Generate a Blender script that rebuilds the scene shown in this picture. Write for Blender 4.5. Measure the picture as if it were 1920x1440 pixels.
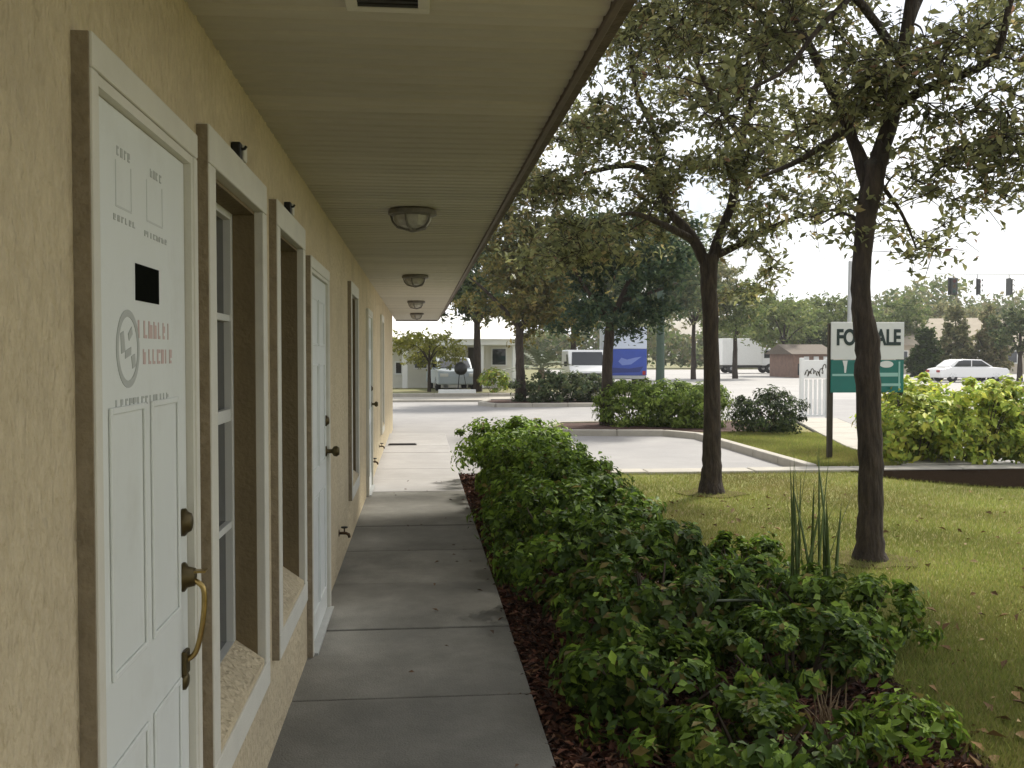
import bpy, math, random
import numpy as np
from mathutils import Vector, Matrix

for o in list(bpy.data.objects): bpy.data.objects.remove(o)
scene = bpy.context.scene
COL = scene.collection
R = math.radians

# ------------------------------------------------------------------ camera
CAM_H = 1.6
FPX = 1830.0                       # focal length in pixels of a 1920 wide frame
YAW = math.atan(175.0 / FPX)
PITCH = math.atan(55.0 / math.hypot(FPX, 175.0))
cd = bpy.data.cameras.new('camera'); cd.sensor_width = 36.0; cd.lens = 36.0 * FPX / 1920.0
cd.clip_start = 0.05; cd.clip_end = 3000
cam = bpy.data.objects.new('camera', cd); COL.objects.link(cam)
cam.location = (0, 0, CAM_H)
cam.rotation_euler = (math.pi / 2 - PITCH, 0, -YAW)
scene.camera = cam

# ------------------------------------------------------------------ world, sun, exposure
SUN_EL, SUN_AZ = R(52), R(40)      # ahead of the camera and to the right
w = bpy.data.worlds.new('World'); scene.world = w; w.use_nodes = True
nt = w.node_tree; nt.nodes.clear()
out = nt.nodes.new('ShaderNodeOutputWorld'); bg = nt.nodes.new('ShaderNodeBackground')
sky = nt.nodes.new('ShaderNodeTexSky'); sky.sky_type = 'NISHITA'; sky.sun_disc = False
sky.sun_elevation = SUN_EL; sky.sun_rotation = SUN_AZ; sky.dust_density = 2.5; sky.air_density = 1.0
tc = nt.nodes.new('ShaderNodeTexCoord')
cn = nt.nodes.new('ShaderNodeTexNoise'); cn.inputs['Scale'].default_value = 3.0; cn.inputs['Detail'].default_value = 7
cn.inputs['Roughness'].default_value = 0.55
cr = nt.nodes.new('ShaderNodeValToRGB'); cr.color_ramp.elements[0].position = 0.33; cr.color_ramp.elements[1].position = 0.56
mx = nt.nodes.new('ShaderNodeMix'); mx.data_type = 'RGBA'
mx.inputs['B'].default_value = (10.5, 10.6, 10.8, 1)
nt.links.new(tc.outputs['Generated'], cn.inputs['Vector']); nt.links.new(cn.outputs['Fac'], cr.inputs['Fac'])
nt.links.new(cr.outputs['Color'], mx.inputs['Factor']); nt.links.new(sky.outputs['Color'], mx.inputs['A'])
nt.links.new(mx.outputs['Result'], bg.inputs['Color']); bg.inputs['Strength'].default_value = 0.095
nt.links.new(bg.outputs['Background'], out.inputs['Surface'])

sl = bpy.data.lights.new('sun', 'SUN'); sl.energy = 3.8; sl.angle = R(8.0); sl.color = (1.0, 0.955, 0.87)
sun = bpy.data.objects.new('sun', sl); COL.objects.link(sun)
sdir = Vector((math.sin(SUN_AZ) * math.cos(SUN_EL), math.cos(SUN_AZ) * math.cos(SUN_EL), math.sin(SUN_EL)))
sun.rotation_euler = sdir.to_track_quat('Z', 'Y').to_euler(); sun.location = (10, 20, 30)
scene.view_settings.view_transform = 'Standard'; scene.view_settings.look = 'None'
scene.view_settings.exposure = 0.55; scene.view_settings.gamma = 1.0
scene.view_settings.use_curve_mapping = False

# ------------------------------------------------------------------ survey helpers (where things stand)
_fw = np.array([math.sin(YAW) * math.cos(PITCH), math.cos(YAW) * math.cos(PITCH), -math.sin(PITCH)])
_rt = np.array([math.cos(YAW), -math.sin(YAW), 0.0]); _up = np.cross(_rt, _fw)
def _ray(x, y): return _fw + _rt * (x - 960) / FPX - _up * (y - 720) / FPX
def G(x, y, z=0.0):
    d = _ray(x, y); t = (z - CAM_H) / d[2]; return Vector((d[0] * t, d[1] * t, z))
def at(x, y, Y):
    d = _ray(x, y); t = Y / d[1]; return Vector((d[0] * t, Y, d[2] * t + CAM_H))

# ------------------------------------------------------------------ materials
MATS = {}
def mat(name, color, rough=0.6, var=0.0, scale=8.0, bump=0.0, bscale=60.0, color2=None, spec=0.4, metal=0.0, stretch=(1, 1, 1),
        detail=6, dirt=None, dscale=1.2, dlo=0.45, dhi=0.75, objvar=0.0, bdist=0.02):
    m = bpy.data.materials.new(name); m.use_nodes = True; n = m.node_tree.nodes; l = m.node_tree.links
    p = n['Principled BSDF']; p.inputs['Base Color'].default_value = (*color, 1); p.inputs['Roughness'].default_value = rough
    p.inputs['Specular IOR Level'].default_value = spec; p.inputs['Metallic'].default_value = metal
    tcn = n.new('ShaderNodeTexCoord'); mp = n.new('ShaderNodeMapping'); mp.inputs['Scale'].default_value = stretch
    l.new(tcn.outputs['Object'], mp.inputs['Vector'])
    col_out = None
    if var > 0 or color2:
        c2 = color2 or tuple(max(0, c * (1 - var)) for c in color)
        nz = n.new('ShaderNodeTexNoise'); nz.inputs['Scale'].default_value = scale; nz.inputs['Detail'].default_value = detail
        nz.inputs['Roughness'].default_value = 0.65
        l.new(mp.outputs['Vector'], nz.inputs['Vector'])
        rp = n.new('ShaderNodeValToRGB'); rp.color_ramp.elements[0].position = 0.32; rp.color_ramp.elements[1].position = 0.68
        rp.color_ramp.elements[0].color = (*c2, 1); rp.color_ramp.elements[1].color = (*color, 1)
        l.new(nz.outputs['Fac'], rp.inputs['Fac']); col_out = rp.outputs['Color']
    if dirt:
        dz = n.new('ShaderNodeTexNoise'); dz.inputs['Scale'].default_value = dscale; dz.inputs['Detail'].default_value = 9
        dz.inputs['Roughness'].default_value = 0.7
        l.new(tcn.outputs['Object'], dz.inputs['Vector'])
        dr = n.new('ShaderNodeValToRGB'); dr.color_ramp.elements[0].position = dlo; dr.color_ramp.elements[1].position = dhi
        l.new(dz.outputs['Fac'], dr.inputs['Fac'])
        mm = n.new('ShaderNodeMix'); mm.data_type = 'RGBA'
        l.new(dr.outputs['Color'], mm.inputs['Factor'])
        if col_out: l.new(col_out, mm.inputs['A'])
        else: mm.inputs['A'].default_value = (*color, 1)
        mm.inputs['B'].default_value = (*dirt, 1); col_out = mm.outputs['Result']
    if objvar > 0:
        oi = n.new('ShaderNodeObjectInfo'); mr = n.new('ShaderNodeMapRange'); mr.inputs['To Min'].default_value = 1 - objvar; mr.inputs['To Max'].default_value = 1 + objvar * .4
        l.new(oi.outputs['Random'], mr.inputs['Value']); mv = n.new('ShaderNodeMix'); mv.data_type = 'RGBA'; mv.blend_type = 'MULTIPLY'; mv.inputs['Factor'].default_value = 1
        if col_out: l.new(col_out, mv.inputs['A'])
        else: mv.inputs['A'].default_value = (*color, 1)
        l.new(mr.outputs['Result'], mv.inputs['B']); col_out = mv.outputs['Result']
    if col_out: l.new(col_out, p.inputs['Base Color'])
    if bump > 0:
        bz = n.new('ShaderNodeTexNoise'); bz.inputs['Scale'].default_value = bscale; bz.inputs['Detail'].default_value = 8
        l.new(mp.outputs['Vector'], bz.inputs['Vector'])
        bp = n.new('ShaderNodeBump'); bp.inputs['Strength'].default_value = bump; bp.inputs['Distance'].default_value = bdist
        l.new(bz.outputs['Fac'], bp.inputs['Height']); l.new(bp.outputs['Normal'], p.inputs['Normal'])
    MATS[name] = m; return m

def leafmat(name, trans=0.35, rough=0.5, spec=0.3):
    m = bpy.data.materials.new(name); m.use_nodes = True; n = m.node_tree.nodes; l = m.node_tree.links
    p = n['Principled BSDF']; p.inputs['Roughness'].default_value = rough; p.inputs['Specular IOR Level'].default_value = spec
    a = n.new('ShaderNodeAttribute'); a.attribute_name = 'tint'; l.new(a.outputs['Color'], p.inputs['Base Color'])
    t = n.new('ShaderNodeBsdfTranslucent'); mxs = n.new('ShaderNodeMixShader'); mxs.inputs['Fac'].default_value = trans
    l.new(a.outputs['Color'], t.inputs['Color'])
    l.new(p.outputs['BSDF'], mxs.inputs[1]); l.new(t.outputs['BSDF'], mxs.inputs[2])
    l.new(mxs.outputs['Shader'], n['Material Output'].inputs['Surface']); MATS[name] = m; return m

def glassmat(name, tint, rough=0.03):
    m = bpy.data.materials.new(name); m.use_nodes = True; p = m.node_tree.nodes['Principled BSDF']
    p.inputs['Base Color'].default_value = (*tint, 1); p.inputs['Roughness'].default_value = rough
    p.inputs['Specular IOR Level'].default_value = 0.6; MATS[name] = m; return m

mat('stucco', (0.685, 0.585, 0.40), 0.95, 0.0, 34.0, 1.0, 42.0, color2=(0.565, 0.475, 0.315), spec=0.1, stretch=(1, 1, 0.6), detail=10, dirt=(0.44, 0.37, 0.26), dscale=1.9, dlo=0.47, dhi=0.88, bdist=0.03)
mat('shaded_return', (0.31, 0.26, 0.18), 0.95, 0.25, 20, 0.6, 40)  # stucco brown darkened, putting shade into the camera-facing trim sides
mat('far_slab_concrete', (0.38, 0.365, 0.35), 0.9, 0.14, 2.0, 0.2, 80, dirt=(0.29, 0.28, 0.265), dscale=1.2, objvar=.08)  # paler tone for the far walkway slabs
mat('trim_paint', (0.66, 0.64, 0.55), 0.6, 0.10, 6.0, 0.08, 90, dirt=(0.40, 0.36, 0.27), dscale=3.0, dlo=0.56, dhi=0.95)
mat('trim_side', (0.62, 0.59, 0.49), 0.6, 0.10, 6.0)
mat('door_paint', (0.72, 0.745, 0.71), 0.42, 0.05, 3.0, 0.05, 40, stretch=(1, 1, 0.2), dirt=(0.56, 0.56, 0.50), dscale=3.5, dlo=.52, dhi=.95)
mat('door_print_black', (0.006, 0.007, 0.005), 0.95, 0.3, 40, spec=0.02)
mat('print_grey', (0.46, 0.475, 0.45), 0.8, spec=.1)
mat('print_pale', (0.59, 0.61, 0.58), 0.6)
mat('print_red', (0.58, 0.45, 0.42), 0.8, spec=.1)
mat('brass', (0.42, 0.30, 0.11), 0.30, 0.35, 25, metal=0.9)
mat('dark_brass', (0.10, 0.075, 0.03), 0.45, 0.3, 30, metal=0.7)
mat('sash', (0.62, 0.62, 0.57), 0.45, 0.08, 8)
mat('reveal_shade', (0.19, 0.145, 0.075), 0.8, 0.2, 6, 0.3, 50)  # brown darkened to carry the shadow inside the window recess
glassmat('window_glass', (0.012, 0.014, 0.016))
mat('blind', (0.30, 0.32, 0.33), 0.7)
mat('soffit_paint', (0.53, 0.50, 0.41), 0.7, 0.10, 2.2, 0.05, 30, stretch=(1, 6, 1), dirt=(0.38, 0.355, 0.265), dscale=1.4, dlo=0.5, dhi=0.9, objvar=0.10)
mat('soffit_gap', (0.10, 0.09, 0.06), 0.9)
mat('fascia', (0.17, 0.135, 0.10), 0.6, 0.3, 6); mat('drip_edge', (0.55, 0.50, 0.44), 0.5)
mat('roof_shingle', (0.16, 0.13, 0.10), 0.9, 0.4, 14, 0.4, 40)
mat('lamp_rim', (0.19, 0.175, 0.15), 0.5, 0.3, 20)
mat('lamp_glass', (0.48, 0.46, 0.40), 0.25, 0.3, 30)
mat('walk_concrete', (0.24, 0.232, 0.204), 0.9, 0.22, 3.5, 0.35, 120, dirt=(0.13, 0.126, 0.11), dscale=2.1, dlo=0.42, dhi=0.80, spec=.2, objvar=0.12)
mat('joint', (0.13, 0.125, 0.11), 0.95)
mat('lot_concrete', (0.315, 0.302, 0.288), 0.9, 0.14, 1.4, 0.2, 60, dirt=(0.235, 0.228, 0.222), dscale=0.5, dlo=0.42, dhi=0.80)
mat('kerb_concrete', (0.42, 0.39, 0.33), 0.9, 0.18, 3, 0.2, 60)
mat('street_concrete', (0.37, 0.355, 0.335), 0.9, 0.15, 0.3)
mat('mulch', (0.095, 0.045, 0.030), 0.95, 0.0, 22, 0.8, 60, color2=(0.035, 0.02, 0.014))
mat('lawn_shade', (0.016, 0.011, 0.007), 1.0, 0.5, 12, 0.8, 40, spec=0.0)  # near-black tone standing in for shade at the back of the lawn
mat('bare_soil', (0.16, 0.14, 0.065), 1.0, 0.5, 9, 0.9, 40, spec=0.0)
mat('lawn_soil', (0.20, 0.22, 0.055), 0.95, 0.0, 2.5, 0.5, 50, color2=(0.20, 0.16, 0.065))
mat('ground_grass', (0.15, 0.17, 0.06), 0.95, 0.0, 0.4, color2=(0.19, 0.16, 0.08))
mat('bark', (0.070, 0.052, 0.036), 0.95, 0.0, 24, 1.0, 26, color2=(0.020, 0.015, 0.011), stretch=(1, 1, 0.22), detail=10, dirt=(0.085, 0.085, 0.062), dscale=5.0, dlo=.58, dhi=.85, bdist=.05)
mat('palm_bark', (0.19, 0.15, 0.10), 0.95, 0.4, 14, 0.6, 30)
mat('twig', (0.075, 0.055, 0.036), 0.9)
leafmat('oak_leaf', 0.55, .5, .4); leafmat('shrub_leaf', 0.38, 0.5, 0.22); leafmat('far_leaf', 0.35, 0.7, 0.2); leafmat('grass_blade', 0.35, 0.6, 0.2)
leafmat('litter', 0.05, 0.8, 0.2)
mat('white_paint', (0.80, 0.80, 0.77), 0.55, 0.06, 4)
mat('cream_wall', (0.74, 0.72, 0.63), 0.8, 0.12, 1.5)
mat('white_roof', (0.80, 0.78, 0.72), 0.5, 0.1, 1.0)
mat('tan_roof', (0.30, 0.255, 0.19), 0.9, 0.2, 1.2, 0.2, 6)
mat('tan_wall', (0.55, 0.48, 0.38), 0.9, 0.1, 1)
mat('brick_red', (0.26, 0.165, 0.125), 0.9, 0.3, 3)
mat('sign_white', (0.72, 0.73, 0.72), 0.45, 0.05, 8)
mat('sign_ink', (0.012, 0.03, 0.028), 0.5)
mat('sign_teal', (0.012, 0.17, 0.145), 0.45, 0.2, 5)
mat('sign_pale', (0.30, 0.52, 0.48), 0.5)
mat('post_dark', (0.055, 0.045, 0.03), 0.8, 0.3, 12)
mat('signal_dark', (0.045, 0.048, 0.045), 0.5)
mat('lens_red', (0.07, 0.015, 0.012), 0.4); mat('lens_amber', (0.07, 0.045, 0.015), 0.4); mat('lens_green', (0.015, 0.05, 0.035), 0.4)
mat('galvanised', (0.42, 0.43, 0.42), 0.5, 0.15, 8, metal=0.3)
mat('pole_green', (0.05, 0.085, 0.06), 0.7, 0.3, 6)
mat('truck_blue', (0.035, 0.075, 0.36), 0.35, 0.15, 2)
mat('truck_mid', (0.16, 0.22, 0.50), 0.4); mat('truck_deep', (0.02, 0.035, 0.17), 0.35)
mat('truck_pale', (0.55, 0.60, 0.70), 0.4)
mat('car_white', (0.78, 0.78, 0.77), 0.25, spec=0.5)
mat('car_blue', (0.42, 0.47, 0.50), 0.3, spec=0.5)
glassmat('car_glass', (0.02, 0.024, 0.028))
mat('tyre', (0.018, 0.018, 0.018), 0.85); mat('rim', (0.45, 0.45, 0.45), 0.35, metal=0.7)
mat('lamp_red', (0.30, 0.02, 0.02), 0.3); mat('lamp_clear', (0.7, 0.7, 0.66), 0.2)
mat('black_metal', (0.012, 0.012, 0.012), 0.4)
mat('valve_bronze', (0.10, 0.06, 0.03), 0.5, 0.4, 30, metal=0.5); mat('valve_red', (0.30, 0.07, 0.04), 0.5)
mat('grate', (0.03, 0.028, 0.026), 0.7)

# ------------------------------------------------------------------ mesh builder
class MB:
    def __init__(s): s.v = []; s.f = []
    def add(s, vs, fs):
        k = len(s.v); s.v += [tuple(p) for p in vs]; s.f += [tuple(i + k for i in f) for f in fs]; return s
    def box(s, a, b):
        x0, y0, z0 = a; x1, y1, z1 = b
        return s.add([(x0, y0, z0), (x1, y0, z0), (x1, y1, z0), (x0, y1, z0), (x0, y0, z1), (x1, y0, z1), (x1, y1, z1), (x0, y1, z1)],
                     [(0, 3, 2, 1), (4, 5, 6, 7), (0, 1, 5, 4), (1, 2, 6, 5), (2, 3, 7, 6), (3, 0, 4, 7)])
    def prism(s, pts, z0, z1):
        a = sum(pts[i][0] * pts[(i + 1) % len(pts)][1] - pts[(i + 1) % len(pts)][0] * pts[i][1] for i in range(len(pts)))
        if a < 0: pts = pts[::-1]
        n = len(pts)
        return s.add([(x, y, z0) for x, y in pts] + [(x, y, z1) for x, y in pts],
                     [tuple(range(n - 1, -1, -1)), tuple(range(n, 2 * n))] + [(i, (i + 1) % n, n + (i + 1) % n, n + i) for i in range(n)])
    def profile(s, pts, axis, a0, a1):
        """closed outline extruded along axis ('x': pts are (y,z), 'y': pts are (x,z))"""
        n = len(pts); mk = (lambda p, a: (a, p[0], p[1])) if axis == 'x' else (lambda p, a: (p[0], a, p[1]))
        return s.add([mk(p, a0) for p in pts] + [mk(p, a1) for p in pts],
                     [tuple(range(n - 1, -1, -1)), tuple(range(n, 2 * n))] + [(i, (i + 1) % n, n + (i + 1) % n, n + i) for i in range(n)])
    def tube(s, pts, rad, n=8, cap=True):
        P = [Vector(p) for p in pts]; k = len(s.v); m = len(P)
        t = (P[1] - P[0]).normalized(); ref = Vector((1, 0, 0)) if abs(t.x) < 0.8 else Vector((0, 1, 0))
        u = t.cross(ref).normalized()
        for i in range(m):
            t = (P[min(i + 1, m - 1)] - P[max(i - 1, 0)]).normalized()
            u = (u - t * u.dot(t)).normalized(); w_ = t.cross(u); r = rad[i] if hasattr(rad, '__len__') else rad
            for j in range(n):
                a = 2 * math.pi * j / n; s.v.append(tuple(P[i] + u * (r * math.cos(a)) + w_ * (r * math.sin(a))))
        for i in range(m - 1):
            for j in range(n):
                s.f.append((k + i * n + j, k + i * n + (j + 1) % n, k + (i + 1) * n + (j + 1) % n, k + (i + 1) * n + j))
        if cap:
            s.f.append(tuple(k + j for j in range(n - 1, -1, -1))); s.f.append(tuple(k + (m - 1) * n + j for j in range(n)))
        return s
    def lathe(s, prof, c, n=16, axis='z'):
        k = len(s.v); c = Vector(c)
        for r, h in prof:
            for j in range(n):
                a = 2 * math.pi * j / n; x, y = r * math.cos(a), r * math.sin(a)
                d = {'z': Vector((x, y, h)), 'x': Vector((h, x, y)), 'y': Vector((y, h, x))}[axis]
                s.v.append(tuple(c + d))
        for i in range(len(prof) - 1):
            for j in range(n):
                s.f.append((k + i * n + j, k + i * n + (j + 1) % n, k + (i + 1) * n + (j + 1) % n, k + (i + 1) * n + j))
        s.f.append(tuple(k + j for j in range(n - 1, -1, -1))); s.f.append(tuple(k + (len(prof) - 1) * n + j for j in range(n)))
        return s
    def build(s, name, m=None, parent=None, smooth=False, bevel=0.0, loc=None):
        me = bpy.data.meshes.new(name); me.from_pydata(s.v, [], s.f); me.update()
        if smooth: me.polygons.foreach_set('use_smooth', [True] * len(me.polygons))
        return link(name, me, m, parent, bevel, loc)

def link(name, me, m=None, parent=None, bevel=0.0, loc=None):
    o = bpy.data.objects.new(name, me); COL.objects.link(o)
    if m and not me.materials: me.materials.append(MATS[m])
    if parent: o.parent = parent
    if loc is not None: o.location = loc
    if bevel > 0:
        b = o.modifiers.new('bevel', 'BEVEL'); b.width = bevel; b.segments = 2; b.limit_method = 'ANGLE'
    return o
def tag(o, label, cat, group=None, kind=None):
    o['label'] = label; o['category'] = cat
    if group: o['group'] = group
    if kind: o['kind'] = kind
    return o
def struct(o): o['kind'] = 'structure'; return o
def empty(name, loc=(0, 0, 0), rz=0.0):
    o = bpy.data.objects.new(name, None); COL.objects.link(o); o.location = loc; o.rotation_euler = (0, 0, rz); o.empty_display_size = 0.2
    return o
def npmesh(name, V, F, tint=None, m=None, parent=None, loc=None):
    """V (N,3), F (M,k) index array"""
    me = bpy.data.meshes.new(name); V = np.asarray(V, np.float32); F = np.asarray(F, np.int32); k = F.shape[1]
    me.vertices.add(len(V)); me.vertices.foreach_set('co', V.ravel())
    me.loops.add(F.size); me.loops.foreach_set('vertex_index', F.ravel())
    me.polygons.add(len(F)); me.polygons.foreach_set('loop_start', np.arange(0, F.size, k, dtype=np.int32))
    me.polygons.foreach_set('loop_total', np.full(len(F), k, np.int32))
    me.update(calc_edges=True)
    if tint is not None:
        a = me.attributes.new('tint', 'FLOAT_COLOR', 'POINT')
        a.data.foreach_set('color', np.concatenate([tint, np.ones((len(tint), 1))], 1).astype(np.float32).ravel())
    return link(name, me, m, parent, 0, loc)

def pick_tint(rng, n, pal, wts, spread=0.22):
    pal = np.array(pal); i = rng.choice(len(pal), n, p=np.array(wts) / sum(wts))
    return pal[i] * (1 + rng.uniform(-spread, spread, (n, 1)))
def leaf_cloud(name, pos, nrm, size, tint, rng, m, parent, aspect=0.46, fold=0.18):
    """folded diamond leaves at pos facing nrm; length = size"""
    n = len(pos); nrm = nrm / (np.linalg.norm(nrm, axis=1, keepdims=True) + 1e-9)
    rv = rng.normal(size=(n, 3)); d = rv - nrm * (rv * nrm).sum(1, keepdims=True); d /= np.linalg.norm(d, axis=1, keepdims=True) + 1e-9
    s = np.cross(nrm, d); L = size[:, None]
    b = pos - d * L * 0.5; t = pos + d * L * 0.5 - nrm * L * 0.10
    mid = pos - d * L * 0.05
    l = mid + s * L * aspect * 0.5 + nrm * L * fold * 0.5; r = mid - s * L * aspect * 0.5 + nrm * L * fold * 0.5
    V = np.stack([b, r, t, l], 1).reshape(-1, 3)
    k = np.arange(n)[:, None] * 4
    F = np.concatenate([k + [[0, 1, 2]], k + [[0, 2, 3]]], 0)
    o = npmesh(name, V, F, np.repeat(tint, 4, 0), m, parent); o['kind'] = 'stuff'; return o

def smooth_line(pts, sub=4):
    P = [Vector(p) for p in pts]; out_ = []
    for i in range(len(P) - 1):
        a, b, c, d = P[max(i - 1, 0)], P[i], P[i + 1], P[min(i + 2, len(P) - 1)]
        for j in range(sub):
            t = j / sub
            out_.append(0.5 * ((2 * b) + (c - a) * t + (2 * a - 5 * b + 4 * c - d) * t * t + (3 * b - a - 3 * c + d) * t ** 3))
    out_.append(P[-1]); return out_

# ================================================================== THE SETTING
WALL_X, TRIM_X = -0.590, -0.557
WALK_R, SOF_R, SOF_Z = 0.53, 0.52, 2.50
WALL_END = 22.3

g = MB(); S_ = 900
g.add([(-S_, -60, -0.16), (S_, -60, -0.16), (S_, S_, -0.16), (-S_, S_, -0.16)], [(0, 1, 2, 3)])
struct(g.build('ground', 'ground_grass'))
# parking lot and street as sheets
struct(MB().add([(-8, 13.2, -0.10), (26, 13.2, -0.10), (26, 36, -0.10), (-8, 36, -0.10)], [(0, 1, 2, 3)]).build('parking_lot', 'lot_concrete'))
struct(MB().add([(8.5, 36, -0.104), (26, 13, -0.104), (90, 13, -0.104), (90, 110, -0.104), (14, 110, -0.104), (8.5, 60, -0.104)],
                [(0, 1, 2, 3, 4, 5)]).build('street', 'street_concrete'))

# walkway: dark bedding with separate slabs
wk = struct(MB().box((WALL_X - 0.02, -14, -0.16), (WALK_R - 0.006, 20.0, -0.014)).build('walkway', 'joint'))
rs = random.Random(3)
y = 4.55 - 1.15 * 6
while y < 19.9:
    y1 = min(y + 1.15, 20.0)
    dz = rs.uniform(-0.003, 0.003)
    MB().box((WALL_X - 0.01, y + 0.006, -0.15), (WALK_R, y1 - 0.006, dz)).build('slab', 'walk_concrete' if y < 11.2 else 'far_slab_concrete', wk, bevel=0.008)
    y = y1
gr = empty('drain_grate', (-0.30, 17.4, 0.004))
tag(gr, 'narrow dark metal grate lying across the far end of the walkway', 'grate')
MB().box((-0.24, -0.10, 0), (0.26, 0.10, 0.012)).build('frame', 'grate', gr)
for k in range(6): MB().box((-0.22, -0.085 + k * 0.03, 0.0125), (0.24, -0.07 + k * 0.03, 0.02)).build('bar', 'grate', gr)

# mulch bed
bed = struct(MB().prism([(WALK_R + 0.004, -1), (2.2, -1), (2.2, 3.4), (2.38, 5.0), (2.2, 6.6), (1.95, 8.5), (1.95, 12.0), (1.7, 12.9), (WALK_R + 0.004, 13.1)], -0.15, -0.035)
             .build('mulch_bed', 'mulch'))
# lawn
lawn_poly = [(1.95, 12.9), (1.95, 8.5), (2.2, 6.6), (2.38, 5.0), (2.2, 3.4), (2.2, -1), (14, -1), (14, 12.98), (1.72, 12.98)]
struct(MB().prism(lawn_poly, -0.15, -0.03).build('lawn', 'lawn_soil'))
struct(MB().prism([(5.95, 12.97), (6.2, 12.1), (6.9, 11.3), (8.2, 10.8), (9.5, 10.6), (14, 10.6), (14, 12.97)], -0.028, -0.004).build('lawn_shade_patch', 'lawn_shade'))  # flat dark patch that paints a shade band onto the lawn
for (bx0, by0, br0) in ((3.56, 7.36, .34), (3.41, 11.13, .36)):
    rr0 = random.Random(int(bx0 * 100)); struct(MB().prism([(bx0 + br0 * rr0.uniform(.7, 1.25) * math.cos(a * .45), by0 + br0 * rr0.uniform(.7, 1.25) * math.sin(a * .45)) for a in range(14)], -0.031, -0.012).build('bare_soil', 'bare_soil'))
# kerb strip behind the lawn, in pieces
ks = struct(MB().box((1.6, 13.0, -0.15), (14.3, 13.36, -0.02)).build('kerb', 'joint'))
xx = 1.6
while xx < 14.2:
    MB().box((xx + 0.006, 12.99, -0.14), (min(xx + 1.5, 14.3) - 0.006, 13.38, 0.012 + rs.uniform(-.003, .003))).build('kerb_stone', 'kerb_concrete', ks, bevel=0.02)
    xx += 1.5

def kerb_run(name, pts, wd=0.16, z0=-0.15, z1=0.03, step=1.2):
    """kerb of separate stones along an open line"""
    root = None
    for a, b in zip(pts[:-1], pts[1:]):
        a, b = Vector((*a, 0)), Vector((*b, 0)); L = (b - a).length; n = max(1, round(L / step)); d = (b - a) / L; s = Vector((-d.y, d.x, 0)) * wd / 2
        for i in range(n):
            p = a + d * (L * i / n + 0.004); q = a + d * (L * (i + 1) / n - 0.004)
            m = MB().prism([(p - s)[:2], (q - s)[:2], (q + s)[:2], (p + s)[:2]], z0, z1)
            if root is None: root = struct(m.build(name, 'kerb_concrete', bevel=0.02))
            else: m.build('kerb_stone', 'kerb_concrete', root, bevel=0.02)
    return root

def island(name, poly, m, z=-0.005):
    return struct(MB().prism(poly, -0.15, z).build(name, m))
isl = [(5.7, 13.45), (5.7, 19.3), (5.2, 20.1), (3.2, 20.4), (2.85, 21.4), (3.3, 22.6), (6.2, 23.0), (9.2, 23.6), (8.0, 19.0), (7.3, 16.2), (6.9, 13.45)]
island('grass_island', isl, 'lawn_soil')
kerb_run('island_kerb', [(5.62, 13.5), (5.62, 19.2), (5.12, 20.0), (3.15, 20.3), (2.75, 21.4), (3.25, 22.7), (6.2, 23.12)])
island('island_mulch', [(5.5, 19.75), (5.25, 20.25), (3.3, 20.55), (3.0, 21.4), (3.4, 22.45), (6.1, 22.75), (8.4, 22.7), (7.4, 19.6)], 'mulch', 0.012)
island('far_island', [(2.2, 32.6), (2.6, 31.6), (9.5, 31.6), (9.5, 34.6), (2.6, 34.6)], 'mulch')
kerb_run('far_island_kerb', [(9.5, 31.5), (2.5, 31.5), (2.05, 32.6), (2.5, 34.7), (9.5, 34.7)])
# sidewalk along the street, slabs
sw = struct(MB().prism([(6.95, 13.45), (7.35, 16.2), (8.05, 19.0), (9.3, 23.6), (10.5, 23.6), (9.25, 19.0), (8.5, 16.2), (8.1, 13.45)], -0.15, 0.0).build('sidewalk', 'joint'))
L0 = [Vector((6.97, 13.5, 0)), Vector((7.37, 16.2, 0)), Vector((8.07, 19.0, 0)), Vector((9.3, 23.55, 0))]
for a, b in zip(L0[:-1], L0[1:]):
    n = max(1, round((b - a).length / 1.4))
    for i in range(n):
        p = a.lerp(b, i / n + 0.006); q = a.lerp(b, (i + 1) / n - 0.006); e = Vector((1.12, 0, 0))
        MB().prism([p[:2], q[:2], (q + e)[:2], (p + e)[:2]], -0.14, 0.02).build('slab', 'kerb_concrete', sw, bevel=0.008)
# far side of the lot: pale sidewalk, kerb and verge in front of the white building
struct(MB().box((-12, 35.2, -0.15), (9.0, 38.0, -0.03)).build('far_sidewalk', 'kerb_concrete'))
kerb_run('far_kerb', [(-12, 38.15), (9.0, 38.15)], wd=0.3, z1=0.10, step=2.0)
struct(MB().box((-12, 38.32, -0.15), (9.0, 46, 0.05)).build('far_verge', 'ground_grass'))

# ================================================================== THE OFFICE BUILDING
bld = empty('office_building', (WALL_X, 0, 0))
tag(bld, 'cream stucco office building with covered walkway along its left side', 'building')
bld.location = (0, 0, 0)
# openings: (kind, y0, y1, z0, z1)
OPEN = [('door', 1.790, 2.520, 0.0, 2.095), ('window', 2.785, 3.610, 0.47, 2.115), ('window', 4.055, 4.850, 0.47, 2.115), ('door', 5.235, 6.215, 0.0, 2.06),
        ('window', 8.36, 9.20, 0.47, 2.115), ('door', 11.1, 12.05, 0.0, 2.06), ('window', 15.2, 16.0, 0.47, 2.115)]
wm = MB(); BACK = WALL_X - 0.28; yprev = -14.0
for k, y0, y1, z0, z1 in OPEN:
    wm.box((BACK, yprev, -0.1), (WALL_X, y0, SOF_Z + 0.1))
    wm.box((BACK, y0, z1), (WALL_X, y1, SOF_Z + 0.1))
    if z0 > 0: wm.box((BACK, y0, -0.1), (WALL_X, y1, z0))
    yprev = y1
wm.box((BACK, yprev, -0.1), (WALL_X, WALL_END, SOF_Z + 0.1))
wm.box((-9, WALL_END - 0.28, -0.1), (BACK, WALL_END, SOF_Z + 0.1))
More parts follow.
